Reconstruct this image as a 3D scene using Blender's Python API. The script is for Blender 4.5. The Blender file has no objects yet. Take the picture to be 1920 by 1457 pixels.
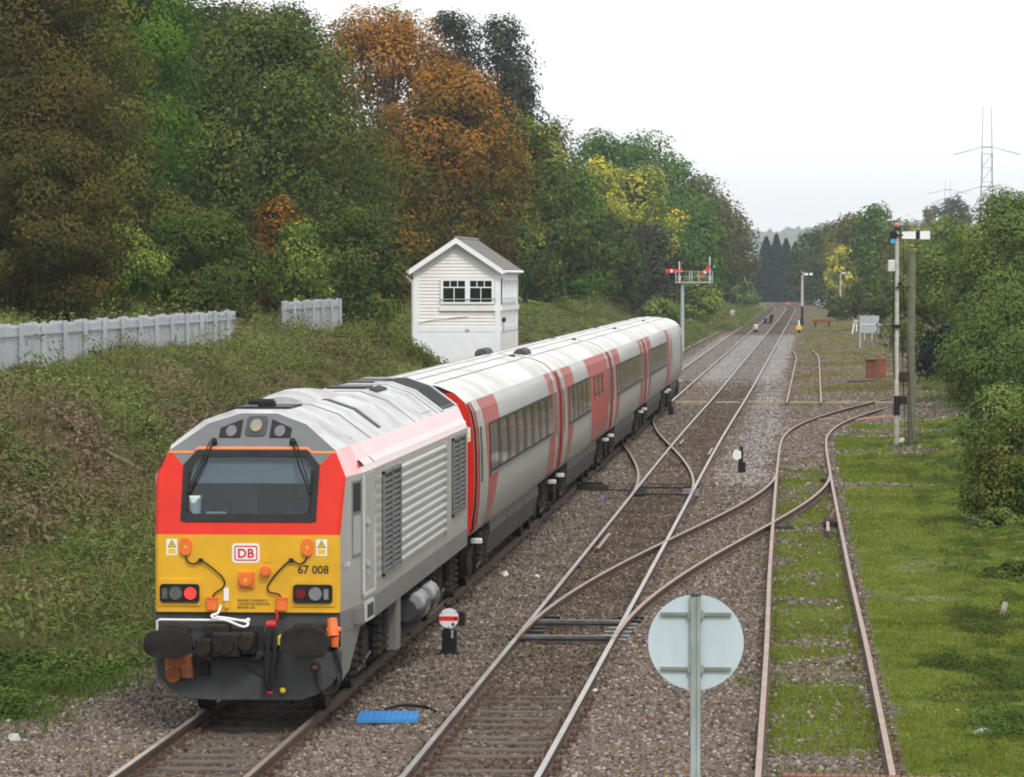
import bpy, bmesh, math, random
import numpy as np
from mathutils import Vector, Matrix

random.seed(7)
RNG = np.random.default_rng(11)
SC = bpy.context.scene
COL = SC.collection
R = math.radians

# ------------------------------------------------------------------ camera, sky, sun, exposure
FPX = 7700.0            # focal length in photo pixels (photo 1920 wide)
EYE = 5.6               # eye height above the rail tops (footbridge)
TH = math.atan(213.5 / FPX)
AL = math.atan(568 / FPX * math.cos(TH))
cam_d = bpy.data.cameras.new('camera')
cam_d.sensor_width = 36.0
cam_d.lens = 36.0 * FPX / 1920.0
cam_d.clip_start = 0.5
cam_d.clip_end = 20000
cam = bpy.data.objects.new('camera', cam_d)
COL.objects.link(cam)
cam.location = (0, 0, EYE)
cam.rotation_euler = (math.pi / 2 - TH, 0, AL)
SC.camera = cam

SUN_EL, SUN_AZ = 46.0, 160.0        # azimuth clockwise from +Y (the line's direction)
world = bpy.data.worlds.new('World')
SC.world = world
world.use_nodes = True
wn, wl = world.node_tree.nodes, world.node_tree.links
wn.clear()
w_out = wn.new('ShaderNodeOutputWorld')
w_bg = wn.new('ShaderNodeBackground')
w_bg.inputs['Strength'].default_value = 0.10
sky = wn.new('ShaderNodeTexSky')
sky.sky_type = 'NISHITA'
sky.sun_disc = False
sky.sun_elevation = R(SUN_EL)
sky.sun_rotation = R(SUN_AZ)
sky.air_density = 1.0
sky.dust_density = 6.0
w_mix = wn.new('ShaderNodeMix')
w_mix.data_type = 'RGBA'
w_mix.inputs[0].default_value = 0.93       # unbroken white cloud over the clear sky
w_mix.inputs[7].default_value = (11.3, 11.3, 11.3, 1)
wl.new(sky.outputs[0], w_mix.inputs[6])
wl.new(w_mix.outputs[2], w_bg.inputs['Color'])
wl.new(w_bg.outputs[0], w_out.inputs['Surface'])

sun_d = bpy.data.lights.new('sun', 'SUN')
sun_d.energy = 1.5
sun_d.angle = R(10)
sun_d.color = (1.0, 0.96, 0.9)
sun = bpy.data.objects.new('sun', sun_d)
COL.objects.link(sun)
sdir = Vector((math.sin(R(SUN_AZ)) * math.cos(R(SUN_EL)), math.cos(R(SUN_AZ)) * math.cos(R(SUN_EL)), math.sin(R(SUN_EL))))
sun.rotation_euler = (-sdir).to_track_quat('-Z', 'Y').to_euler()
sun.location = (20, -20, 60)

SC.render.engine = 'CYCLES'
SC.view_settings.view_transform = 'Standard'
SC.view_settings.look = 'None'
SC.view_settings.exposure = 0.25
SC.view_settings.gamma = 1.0
SC.cycles.max_bounces = 6
SC.cycles.diffuse_bounces = 3
SC.cycles.glossy_bounces = 3
SC.cycles.transmission_bounces = 4
SC.cycles.transparent_max_bounces = 8
SC.cycles.volume_bounces = 0
SC.cycles.use_denoising = True
SC.cycles.pixel_filter_type = 'BLACKMAN_HARRIS'
SC.cycles.filter_width = 1.9

# ------------------------------------------------------------------ measuring the photo
_fw = np.array([-math.sin(AL) * math.cos(TH), math.cos(AL) * math.cos(TH), -math.sin(TH)])
_rt = np.array([math.cos(AL), math.sin(AL), 0.0])
_up = np.cross(_rt, _fw)
def ray(px, py):
    return _fw + _rt * ((px - 960) / FPX) + _up * (-(py - 728.5) / FPX)
def gp(px, py, z=-0.15):
    d = ray(px, py); t = (z - EYE) / d[2]
    return Vector((d[0] * t, d[1] * t, z))
def aty(px, py, Y):
    d = ray(px, py); t = Y / d[1]
    return Vector((d[0] * t, Y, EYE + d[2] * t))

# ------------------------------------------------------------------ helpers
class MB:
    """collects faces; build() links them as one mesh object"""
    def __init__(s):
        s.v, s.f, s.m = [], [], []
    def add(s, vs, fs, m=0):
        o = len(s.v)
        s.v.extend([tuple(p) for p in vs])
        for f in fs:
            s.f.append(tuple(i + o for i in f)); s.m.append(m)
        return s
    def poly(s, pts, m=0):
        return s.add(pts, [tuple(range(len(pts)))], m)
    def box(s, x0, x1, y0, y1, z0, z1, m=0):
        vs = [(x0, y0, z0), (x1, y0, z0), (x1, y1, z0), (x0, y1, z0), (x0, y0, z1), (x1, y0, z1), (x1, y1, z1), (x0, y1, z1)]
        return s.add(vs, [(0, 3, 2, 1), (4, 5, 6, 7), (0, 1, 5, 4), (1, 2, 6, 5), (2, 3, 7, 6), (3, 0, 4, 7)], m)
    def cbox(s, x0, x1, y0, y1, z0, z1, c=0.02, m=0):
        """box with chamfered vertical (z) edges and top edge"""
        c = min(c, (x1 - x0) * .45, (y1 - y0) * .45, (z1 - z0) * .45)
        def ring(x0, x1, y0, y1, z, c):
            return [(x0 + c, y0, z), (x1 - c, y0, z), (x1, y0 + c, z), (x1, y1 - c, z), (x1 - c, y1, z), (x0 + c, y1, z), (x0, y1 - c, z), (x0, y0 + c, z)]
        vs = ring(x0, x1, y0, y1, z0, c) + ring(x0, x1, y0, y1, z1 - c, c) + ring(x0 + c, x1 - c, y0 + c, y1 - c, z1, c * .5)
        fs = [tuple(range(7, -1, -1)), tuple(range(16, 24))]
        for k in (0, 8):
            for i in range(8):
                j = (i + 1) % 8
                fs.append((k + i, k + j, k + 8 + j, k + 8 + i))
        return s.add(vs, fs, m)
    def beam(s, p0, p1, w, h, m=0):
        p0, p1 = Vector(p0), Vector(p1)
        d = (p1 - p0).normalized()
        a = Vector((0, 0, 1)) if abs(d.z) < .95 else Vector((0, 1, 0))
        r = d.cross(a).normalized(); u = r.cross(d)
        vs = []
        for p in (p0, p1):
            for sx, sz in ((-1, -1), (1, -1), (1, 1), (-1, 1)):
                vs.append(p + r * (sx * w / 2) + u * (sz * h / 2))
        return s.add(vs, [(0, 1, 2, 3), (7, 6, 5, 4), (0, 4, 5, 1), (1, 5, 6, 2), (2, 6, 7, 3), (3, 7, 4, 0)], m)
    def cyl(s, p0, p1, r0, r1=None, n=12, m=0, caps=True):
        r1 = r0 if r1 is None else r1
        return s.tube([p0, p1], [r0, r1], n, m, caps)
    def tube(s, pts, rad, n=8, m=0, caps=True):
        pts = [Vector(p) for p in pts]
        if not isinstance(rad, (list, tuple)): rad = [rad] * len(pts)
        vs, fs = [], []
        r = None
        for i, p in enumerate(pts):
            d = (pts[min(i + 1, len(pts) - 1)] - pts[max(i - 1, 0)])
            d = d.normalized() if d.length > 1e-9 else Vector((0, 0, 1))
            if r is None:
                a = Vector((0, 0, 1)) if abs(d.z) < .9 else Vector((1, 0, 0))
                r = d.cross(a).normalized()
            else:
                r = (r - d * r.dot(d)).normalized()
            u = d.cross(r)
            for k in range(n):
                t = 2 * math.pi * k / n
                vs.append(p + (r * math.cos(t) + u * math.sin(t)) * rad[i])
        for i in range(len(pts) - 1):
            for k in range(n):
                j = (k + 1) % n
                fs.append((i * n + k, i * n + j, (i + 1) * n + j, (i + 1) * n + k))
        if caps:
            fs.append(tuple(range(n - 1, -1, -1)))
            fs.append(tuple(range((len(pts) - 1) * n, len(pts) * n)))
        return s.add(vs, fs, m)
    def prism(s, poly, fn, a0, a1, m=0):
        """poly of (u,v); fn(u,v,a)->xyz; extruded from a0 to a1"""
        n = len(poly)
        vs = [fn(u, v, a0) for u, v in poly] + [fn(u, v, a1) for u, v in poly]
        fs = [tuple(range(n - 1, -1, -1)), tuple(range(n, 2 * n))]
        for i in range(n):
            j = (i + 1) % n
            fs.append((i, j, n + j, n + i))
        return s.add(vs, fs, m)
    def ball(s, c, r, nu=12, nv=8, m=0):
        rx, ry, rz = r if isinstance(r, (tuple, list)) else (r, r, r)
        vs, fs = [], []
        for i in range(nv + 1):
            a = math.pi * i / nv
            for k in range(nu):
                t = 2 * math.pi * k / nu
                vs.append((c[0] + rx * math.sin(a) * math.cos(t), c[1] + ry * math.sin(a) * math.sin(t), c[2] + rz * math.cos(a)))
        for i in range(nv):
            for k in range(nu):
                j = (k + 1) % nu
                fs.append((i * nu + k, (i + 1) * nu + k, (i + 1) * nu + j, i * nu + j))
        return s.add(vs, fs, m)
    def build(s, name, mats, parent=None, smooth=False, loc=None):
        me = bpy.data.meshes.new(name)
        me.from_pydata(s.v, [], s.f)
        if not isinstance(mats, (list, tuple)): mats = [mats]
        for mt in mats: me.materials.append(mt)
        if len(mats) > 1: me.polygons.foreach_set('material_index', s.m)
        if smooth:
            bm = bmesh.new(); bm.from_mesh(me); bmesh.ops.remove_doubles(bm, verts=bm.verts, dist=1e-4); bmesh.ops.recalc_face_normals(bm, faces=bm.faces); bm.to_mesh(me); bm.free()
            me.polygons.foreach_set('use_smooth', [True] * len(me.polygons))
            try: me.set_sharp_from_angle(angle=R(40))
            except Exception: pass
        me.update()
        o = bpy.data.objects.new(name, me)
        COL.objects.link(o)
        if parent: o.parent = parent
        if loc: o.location = loc
        return o

def tag(o, label=None, cat=None, group=None, kind=None):
    if label: o['label'] = label
    if cat: o['category'] = cat
    if group: o['group'] = group
    if kind: o['kind'] = kind
    return o
def thing(name, label, cat, loc=(0, 0, 0), rz=0.0, group=None):
    o = bpy.data.objects.new(name, None)
    o.empty_display_size = .3
    COL.objects.link(o)
    o.location = loc; o.rotation_euler = (0, 0, rz)
    return tag(o, label, cat, group)
def copy_obj(o, parent=None, loc=None, rz=None):
    c = o.copy(); COL.objects.link(c)
    if parent is not None: c.parent = parent
    if loc is not None: c.location = loc
    if rz is not None: c.rotation_euler = (0, 0, rz)
    return c
def copy_tree(o, parent=None):
    c = copy_obj(o, parent)
    for ch in list(o.children): copy_tree(ch, c)
    return c

# ------------------------------------------------------------------ materials
MATS = {}
def nd(nt, t, **k):
    n = nt.nodes.new(t)
    for a, b in k.items(): setattr(n, a, b)
    return n
def mat(name, col, rough=.6, metal=0.0, var=.15, scale=4.0, bump=0.0, bscale=30.0, coat=0.0, dirt=None, damt=.3, dscale=.8, spec=.5, emit=0.0, streak=False, low=None):
    if name in MATS: return MATS[name]
    m = bpy.data.materials.new(name); m.use_nodes = True
    nt = m.node_tree; b = nt.nodes['Principled BSDF']; L = nt.links.new
    b.inputs['Roughness'].default_value = rough
    b.inputs['Metallic'].default_value = metal
    b.inputs['Coat Weight'].default_value = coat
    b.inputs['Coat Roughness'].default_value = .12
    b.inputs['Specular IOR Level'].default_value = spec
    tc = nd(nt, 'ShaderNodeTexCoord')
    src = tc.outputs['Object']
    if streak:
        mp = nd(nt, 'ShaderNodeMapping'); mp.inputs['Scale'].default_value = (1, 1, .18)
        L(src, mp.inputs[0]); src2 = mp.outputs[0]
    else: src2 = src
    n1 = nd(nt, 'ShaderNodeTexNoise'); n1.inputs['Scale'].default_value = scale; n1.inputs['Detail'].default_value = 5
    L(src, n1.inputs['Vector'])
    rp = nd(nt, 'ShaderNodeValToRGB')
    rp.color_ramp.elements[0].position = .3; rp.color_ramp.elements[1].position = .7
    rp.color_ramp.elements[0].color = tuple(c * (1 - var) for c in col) + (1,)
    rp.color_ramp.elements[1].color = tuple(min(1, c * (1 + var)) for c in col) + (1,)
    L(n1.outputs[0], rp.inputs[0])
    out = rp.outputs[0]
    if dirt:
        n2 = nd(nt, 'ShaderNodeTexNoise'); n2.inputs['Scale'].default_value = dscale; n2.inputs['Detail'].default_value = 8; n2.inputs['Roughness'].default_value = .65
        L(src2, n2.inputs['Vector'])
        mr = nd(nt, 'ShaderNodeMapRange'); mr.inputs[1].default_value = .42; mr.inputs[2].default_value = .72; mr.inputs[3].default_value = 0; mr.inputs[4].default_value = damt * 1.6
        L(n2.outputs[0], mr.inputs[0])
        mx = nd(nt, 'ShaderNodeMix', data_type='RGBA'); mx.inputs[7].default_value = tuple(dirt) + (1,)
        L(mr.outputs[0], mx.inputs[0]); L(out, mx.inputs[6]); out = mx.outputs[2]
    if low:            # road dirt thrown up on the lower bodyside
        sz = nd(nt, 'ShaderNodeSeparateXYZ'); L(src, sz.inputs[0])
        l1 = nd(nt, 'ShaderNodeMapRange', interpolation_type='SMOOTHSTEP'); l1.inputs[1].default_value = low[0]; l1.inputs[2].default_value = low[1]; l1.inputs[3].default_value = low[2]; l1.inputs[4].default_value = 0; L(sz.outputs[2], l1.inputs[0])
        l2 = nd(nt, 'ShaderNodeMath', operation='MULTIPLY'); L(l1.outputs[0], l2.inputs[0]); l2.inputs[1].default_value = 1.0
        n4 = nd(nt, 'ShaderNodeMapRange'); n4.inputs[1].default_value = .3; n4.inputs[2].default_value = .7; n4.inputs[3].default_value = .45; n4.inputs[4].default_value = 1.1; L(n1.outputs[0], n4.inputs[0]); L(n4.outputs[0], l2.inputs[1])
        m4 = nd(nt, 'ShaderNodeMix', data_type='RGBA'); m4.inputs[7].default_value = (.13, .11, .09, 1); L(l2.outputs[0], m4.inputs[0]); L(out, m4.inputs[6]); out = m4.outputs[2]
    L(out, b.inputs['Base Color'])
    if emit:
        L(out, b.inputs['Emission Color']); b.inputs['Emission Strength'].default_value = emit
    if bump:
        n3 = nd(nt, 'ShaderNodeTexNoise'); n3.inputs['Scale'].default_value = bscale; n3.inputs['Detail'].default_value = 4
        L(src, n3.inputs['Vector'])
        bp = nd(nt, 'ShaderNodeBump'); bp.inputs['Strength'].default_value = bump; bp.inputs['Distance'].default_value = .02
        L(n3.outputs[0], bp.inputs['Height']); L(bp.outputs[0], b.inputs['Normal'])
    MATS[name] = m
    return m
def glass(name, tint=(.35, .4, .42), clear=.75):
    if name in MATS: return MATS[name]
    m = bpy.data.materials.new(name); m.use_nodes = True
    nt = m.node_tree; nt.nodes.clear(); L = nt.links.new
    o = nd(nt, 'ShaderNodeOutputMaterial'); mx = nd(nt, 'ShaderNodeMixShader')
    t = nd(nt, 'ShaderNodeBsdfTransparent'); t.inputs[0].default_value = tuple(clear * c for c in tint) + (1,)
    g = nd(nt, 'ShaderNodeBsdfGlossy'); g.inputs['Roughness'].default_value = .03
    lw = nd(nt, 'ShaderNodeFresnel'); lw.inputs[0].default_value = 1.5
    L(lw.outputs[0], mx.inputs[0]); L(t.outputs[0], mx.inputs[1]); L(g.outputs[0], mx.inputs[2]); L(mx.outputs[0], o.inputs[0])
    MATS[name] = m
    return m

SOOT = (.02, .018, .016); RUSTC = (.12, .05, .025); MUD = (.09, .07, .05)
M_YEL = mat('cab_yellow', (.74, .41, .012), .42, var=.05, coat=.1, dirt=(.4, .22, .02), damt=.25, dscale=1.4)
M_RED = mat('cab_red', (.6, .02, .009), .5, var=.05, spec=.2, dirt=(.38, .03, .02), damt=.2, dscale=1.5)
M_REDG = mat('cove_red_gloss', (.70, .05, .045), .25, var=.04, coat=1.0, dirt=(.75, .3, .28), damt=.5, dscale=.8)  # dirt slot holds pale pink: sky sheen mixed into the red
MATS['cove_red_gloss'].node_tree.nodes['Principled BSDF'].inputs['Coat IOR'].default_value = 1.9
M_CRED = mat('coach_red', (.4, .04, .028), .5, var=.07, coat=.0, dirt=(.2, .07, .05), damt=.35, dscale=1.2, streak=True, low=(1.2, 2.1, .75))
M_SIL = mat('loco_silver', (.43, .43, .42), .45, metal=.15, var=.05, dirt=(.3, .29, .27), damt=.3, dscale=.9, streak=True, low=(1.3, 2.2, .4))
M_CGR = mat('coach_grey', (.37, .375, .36), .4, var=.05, coat=.15, dirt=(.3, .28, .25), damt=.4, dscale=.9, streak=True, low=(1.2, 2.1, .6))
M_SKIRT = mat('skirt_grey', (.165, .165, .16), .55, var=.08, dirt=(.11, .095, .08), damt=.5, dscale=1.1, low=(1.0, 1.5, .5))
M_DGREY = mat('brow_grey', (.125, .13, .14), .5, var=.06, dirt=(.09, .09, .09), damt=.3)
M_FGREY = mat('buffer_beam_grey', (.062, .066, .072), .6, var=.12, dirt=(.035, .033, .031), damt=.5, dscale=1.6, spec=.25)
M_ROOF = mat('loco_roof_white', (.53, .54, .55), .45, var=.05, dirt=(.2, .195, .19), damt=.55, dscale=1.1, streak=False)
M_CROOF = mat('coach_roof_white', (.66, .66, .65), .45, var=.05, dirt=(.34, .33, .31), damt=.6, dscale=.5)
M_BLK = mat('black_paint', (.018, .018, .02), .5, var=.2, spec=.15)
M_UNDER = mat('underframe_black', (.022, .019, .017), .75, var=.35, scale=6, dirt=(.06, .045, .035), damt=.6, dscale=2.5, spec=.15)
M_CSKIRT = mat('coach_skirt', (.052, .048, .044), .65, var=.15, dirt=(.035, .028, .023), damt=.6, dscale=1.4)
M_RUB = mat('rubber', (.02, .02, .02), .7, var=.2, spec=.15)
M_GREASE = mat('greasy_steel', (.02, .019, .019), .5, metal=.2, var=.4, scale=7, dirt=(.07, .045, .028), damt=.25, dscale=3, spec=.15)
M_GRL = mat('grille_dark', (.028, .029, .031), .5, var=.15, spec=.15)
M_GRLB = mat('grille_bar', (.085, .088, .092), .6, var=.1, spec=.2)
M_ORG = mat('orange_plastic', (.8, .16, .03), .45, var=.08)
M_ORGD = mat('orange_jumper_dirty', (.36, .1, .025), .55, var=.2, dirt=(.1, .04, .02), damt=.6, dscale=6)
M_ORGL = mat('orange_line', (.85, .2, .03), .4, var=.03)
M_WHT = mat('white_paint', (.8, .8, .8), .45, var=.04)
M_OFFW = mat('aged_white', (.62, .62, .6), .55, var=.08, dirt=(.3, .28, .24), damt=.5, dscale=4)
M_TXT = mat('black_lettering', (.012, .012, .012), .5, var=.05)
M_DBR = mat('red_lettering', (.62, .015, .02), .4, var=.03)
M_SYEL = mat('sign_yellow', (.75, .52, .02), .4, var=.05)
M_REDP = mat('red_cock', (.5, .02, .025), .45, var=.15)
M_YELP = mat('yellow_cock', (.7, .5, .03), .5, var=.15)
M_LENS = mat('lamp_lens', (.4, .43, .46), .08, metal=.6, var=.2, scale=30)
M_LENSD = mat('lamp_lens_dim', (.16, .16, .17), .12, metal=.4, var=.2, scale=30)
M_TAIL = mat('tail_lamp_lit', (.95, .03, .03), .3, var=.1, emit=1.1)
M_TAILD = mat('tail_lamp_unlit', (.16, .012, .016), .15, var=.15)
M_TEXTLT = mat('pale_lettering', (.6, .6, .58), .5, var=.1)
G_CAB = glass('cab_glass', (.78, .85, .88), .9)
G_WIN = glass('coach_glass', (.42, .44, .42), .8)
G_BOX = glass('window_glass', (.75, .8, .82), .9)
M_CHROME = mat('air_tank_steel', (.16, .16, .165), .3, metal=.8, var=.2, dirt=(.05, .045, .04), damt=.5, dscale=2)
M_RAILTOP = mat('rail_running_band', (.42, .4, .38), .34, metal=.75, var=.2, scale=1.0, dirt=(.25, .2, .16), damt=.35, dscale=.6)
M_RAILTOP1 = mat('rail_dull_band', (.42, .37, .33), .35, metal=.6, var=.2, scale=1.5)
M_RAILSID = mat('rail_top_pale_rust', (.34, .25, .2), .5, metal=.3, var=.22, scale=1.5, dirt=(.3, .18, .12), damt=.4)
M_RAILWEB = mat('rail_rust', (.085, .045, .028), .8, var=.3, scale=5, dirt=(.04, .03, .025), damt=.5)
M_CHAIR = mat('chair_rust', (.075, .038, .025), .85, var=.35, scale=8)
M_SLEEPER = mat('sleeper_timber', (.065, .052, .042), .85, var=.3, scale=5, bump=.5, bscale=25, dirt=(.13, .105, .085), damt=.5, dscale=1.5)
M_TIMBER = mat('bleached_timber', (.38, .31, .22), .8, var=.2, scale=3, dirt=(.2, .15, .1), damt=.5)
M_TIMBERD = mat('dark_timber', (.075, .065, .058), .85, var=.3, scale=3)
M_GALV = mat('galvanised', (.42, .46, .48), .5, metal=.25, var=.08, scale=3)
M_FENCE = mat('fence_galvanised', (.4, .43, .475), .6, metal=.05, var=.1, scale=2, dirt=(.3, .32, .33), damt=.5, dscale=.8, streak=True)
M_RUSTB = mat('rusty_plate', (.2, .06, .03), .8, var=.3, scale=5, dirt=(.09, .035, .022), damt=.5, dscale=3)
M_SBOX = mat('signal_box_cream', (.8, .785, .77), .6, var=.03, dirt=(.66, .63, .6), damt=.25, dscale=.7, streak=True)
M_SBTRIM = mat('signal_box_white', (.8, .83, .86), .5, var=.04)
M_SLATE = mat('roof_slate', (.2, .18, .175), .7, var=.25, scale=6, dirt=(.13, .11, .09), damt=.4, dscale=1.5)
M_BARK = mat('bark', (.07, .055, .04), .9, var=.35, scale=3, bump=.6, bscale=12)
M_BARKP = mat('pale_bark', (.2, .18, .15), .85, var=.3, scale=3)
M_BLUE = mat('blue_plastic', (.05, .26, .62), .5, var=.1)
M_BRICK = mat('coping_brick', (.24, .085, .06), .85, var=.3, scale=9, bump=.4, dirt=(.13, .08, .065), damt=.5, dscale=5)
M_MORTAR = mat('mortar', (.2, .17, .15), .9, var=.2)
M_POLEW = mat('post_white', (.5, .5, .49), .6, var=.08, dirt=(.3, .27, .22), damt=.6, dscale=3)
M_POLEG = mat('pole_lichen_timber', (.14, .145, .095), .9, var=.25, scale=4, dirt=(.13, .12, .09), damt=.5, bump=.3)
M_SIGB = mat('sign_back_blue_grey', (.52, .61, .69), .55, var=.04, scale=2, dirt=(.36, .43, .44), damt=.4, dscale=1.6, streak=True)
M_SIGP = mat('sign_post_green_grey', (.34, .4, .4), .6, var=.12, scale=6, dirt=(.14, .16, .12), damt=.6, dscale=4, streak=True)
M_PYL = mat('pylon_steel', (.3, .33, .36), .6, metal=.2, var=.1)
M_CONC = mat('concrete', (.38, .37, .34), .85, var=.15, dirt=(.2, .19, .17), damt=.5)
M_SIGRED = mat('signal_red', (.72, .035, .02), .4, var=.08)
M_GRN = mat('signal_green_glass', (.02, .5, .45), .3, var=.1, emit=.5)
M_BLU = mat('signal_blue_glass', (.02, .38, .75), .3, var=.1)
M_SEAT = mat('cab_seat', (.05, .06, .08), .8, var=.1)
M_CABIN = mat('cab_lining', (.5, .54, .58), .7, var=.05)
M_DESK = mat('cab_desk', (.6, .66, .67), .6, var=.05)
M_CUP = mat('white_tub', (.75, .8, .8), .4, var=.03)

# ------------------------------------------------------------------ terrain functions
def vnoise(x, y, s, seed=0):
    x = np.asarray(x, float) * s + seed * 17.3; y = np.asarray(y, float) * s + seed * 31.7
    xi, yi = np.floor(x).astype(np.int64), np.floor(y).astype(np.int64)
    fx, fy = x - xi, y - yi
    fx, fy = fx * fx * (3 - 2 * fx), fy * fy * (3 - 2 * fy)
    def h(a, b):
        n = (a * 374761393 + b * 668265263 + seed * 974634777) & 0x7fffffff
        n = ((n ^ (n >> 13)) * 1274126177) & 0x7fffffff
        return ((n ^ (n >> 16)) & 0xffff) / 65535.0
    return (h(xi, yi) * (1 - fx) + h(xi + 1, yi) * fx) * (1 - fy) + (h(xi, yi + 1) * (1 - fx) + h(xi + 1, yi + 1) * fx) * fy
def fbm(x, y, s, seed=0, o=3):
    t, a, r = 0, .5, 0
    for k in range(o):
        r = r + a * vnoise(x, y, s * 2 ** k, seed + k); t += a; a *= .5
    return r / t
def sst(a, b, x):
    t = np.clip((np.asarray(x, float) - a) / (b - a), 0, 1)
    return t * t * (3 - 2 * t)
Y3 = [30, 46, 53, 62, 76, 94, 114, 132, 142, 150, 157, 165, 172, 180, 187, 201, 230]
X3 = [.2, .13, .09, .04, -.08, -.19, -.3, -.38, -.36, -.1, .35, 1.15, 2.0, 3.05, 4.1, 6.5, 11.6]
def x1(Y):
    return -7.07 - .00013 * max(0, Y - 640) ** 2
def x2(Y):
    return -3.83 - .1 * math.exp(-((Y - 135) / 45) ** 2) - .00013 * max(0, Y - 640) ** 2
_sp = None
def x3(Y):
    return float(np.interp(Y, _Y3f, _X3f))
_Y3f = np.linspace(30, 230, 401)
_X3f = np.interp(_Y3f, Y3, X3)
for _ in range(60): _X3f[1:-1] = .25 * _X3f[:-2] + .5 * _X3f[1:-1] + .25 * _X3f[2:]
BANK_D = [0, 9.0, 10.5, 12.5, 14.5, 15.8, 17.2, 18.6, 20, 24, 45, 90, 400, 8000]
BANK_Z = [-.17, -.17, -.12, .05, .4, .9, 2.35, 2.9, 3.25, 4.0, 7.5, 12, 16, 16]
RGT_D = [0, 2.5, 4.5, 7, 12, 30, 120, 8000]
RGT_Z = [-.17, -.17, -.05, .25, .9, 2.0, 6, 8]
def ground_z(X, Y):
    X = np.asarray(X, float); Y = np.asarray(Y, float)
    shift = 1.3 * (fbm(X * 0, Y, .03, 5) - .5)
    curve = .00013 * np.maximum(0, Y - 640) ** 2
    dl = np.maximum(-(X + np.minimum(curve, 80)) + shift + 2.9 * np.exp(-((Y - 147) / 9.5) ** 2) * sst(-18.5, -15.5, X) * sst(-10.8, -12.2, X), 0)
    zl = np.interp(dl, BANK_D, BANK_Z)
    zr = np.interp(X, RGT_D, RGT_Z)
    z = np.where(X < 0, zl, zr)
    rough = sst(9, 12, -X) + sst(2.2, 5, X)
    z = z + rough * ((fbm(X, Y, .45, 3) - .5) * .5 + (fbm(X, Y, .12, 9) - .5) * .6)
    near = (1 - sst(120, 220, Y))
    z = z + near * (fbm(X, Y, 1.6, 8) - .5) * .07
    # ballast shoulders dip a little between the tracks
    for c in (-7.07, -3.85):
        z = z + .03 * np.exp(-((X - c) / 1.5) ** 2) * sst(55, 58, Y) - .03 * (np.abs(X - c) < .68) * sst(58, 55, Y)
    z = z - .02 * np.exp(-((X + 5.45) / .5) ** 2)
    return z
def green_mask(X, Y):
    """how much of the ground is overgrown, 0..1"""
    X = np.asarray(X, float); Y = np.asarray(Y, float)
    n = fbm(X, Y, .35, 21, 4); n2 = fbm(X, Y * .45, 1.1, 33, 3)
    c3 = np.interp(Y, _Y3f, _X3f)
    lawn = sst(.75, 1.15, X - c3) * (Y < 182) * (1.0 - .5 * sst(.58, .7, n))
    bare = sst(1.6, .4, np.abs(Y - 168) / 9 ) * sst(0.2, 1.0, X - 1.5) * .75
    lawn = np.clip(lawn - bare * (Y > 150), 0, 1)
    four = sst(.95, .6, np.abs(X - c3) + .5 * (n2 - .5)) * np.clip(1.3 - .75 * sst(.5, .66, n2) - .8 * np.exp(-((Y - 48.3) / 1.6) ** 2) - .4 * np.exp(-((Y - 88) / 6) ** 2), 0, 1) * sst(140, 118, Y)
    cess = sst(-1.9, -.9, X) * (X < c3 - .8) * sst(.5, .72, n2) * .85 * (Y < 130)
    yard = sst(-2.0, -.4, X + (n - .5) * 2) * (Y >= 176) * (.12 + .85 * sst(.4, .62, .5 * n + .5 * fbm(X, Y, .13, 23)))
    left = sst(8.6, 10.2, -X + (n2 - .5) * 1.6 - .9 * sst(60, 48, Y))
    mid = .55 * sst(.66, .78, n2) * (np.abs(X + 5.45) < 3.5)
    return np.clip(np.maximum.reduce([lawn, four, cess, yard, left, mid]), 0, 1)
def dry_mask(X, Y):
    X = np.asarray(X, float); Y = np.asarray(Y, float)
    n = .5 * fbm(X, Y, .25, 41, 3) + .5 * fbm(X, Y, .7, 43, 2)
    yard = (Y >= 176) * (X > -3) * .75
    bank = sst(13.5, 15.5, -X) * sst(19.5, 17.0, -X) * np.clip(1.6 * (n - .25), 0, 1)
    return np.clip(np.maximum(yard * (.4 + n), bank) + .5 * sst(.6, .75, n) * (X < -9), 0, 1)
def pale_mask(X, Y):
    X = np.asarray(X, float); Y = np.asarray(Y, float)
    n = fbm(X, Y, .3, 51, 3)
    a = sst(205, 235, Y + 30 * (n - .5)) * sst(395, 380, Y) * sst(-9, -8, X) * sst(-1.4, -2.2, X)
    b = .5 * sst(-2.9, -2.3, X + (n - .5)) * sst(-1.1, -1.6, X + (n - .5)) * sst(100, 112, Y) * sst(240, 200, Y)
    return np.clip(np.maximum(a, b), 0, 1)

# ------------------------------------------------------------------ ground sheet
def axis(parts):
    out = []
    for a, b, st in parts:
        out += list(np.arange(a, b - 1e-6, st))
    return np.array(out + [parts[-1][1]])
gx = axis([(-4500, -900, 600), (-900, -120, 60), (-120, -30, 5), (-30, -22, 1), (-22, -9, .3), (-9, 5, .2), (5, 9, .4), (9, 30, 1.5), (30, 120, 10), (120, 900, 60), (900, 4500, 600)])
gy = axis([(-400, 0, 50), (0, 40, 4), (40, 75, .22), (75, 130, .45), (130, 220, 1.0), (220, 420, 3), (420, 900, 10), (900, 1600, 50), (1600, 4800, 400)])
GX, GY = np.meshgrid(gx, gy)
GZ = ground_z(GX, GY)
me = bpy.data.meshes.new('ground')
nx, ny = len(gx), len(gy)
idx = np.arange(nx * ny).reshape(ny, nx)
quads = np.stack([idx[:-1, :-1], idx[:-1, 1:], idx[1:, 1:], idx[1:, :-1]], -1).reshape(-1, 4)
me.vertices.add(nx * ny)
me.vertices.foreach_set('co', np.stack([GX, GY, GZ], -1).astype(np.float32).ravel())
me.loops.add(quads.size); me.loops.foreach_set('vertex_index', quads.ravel().astype(np.int32))
me.polygons.add(len(quads)); me.polygons.foreach_set('loop_start', np.arange(0, quads.size, 4, dtype=np.int32))
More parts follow.
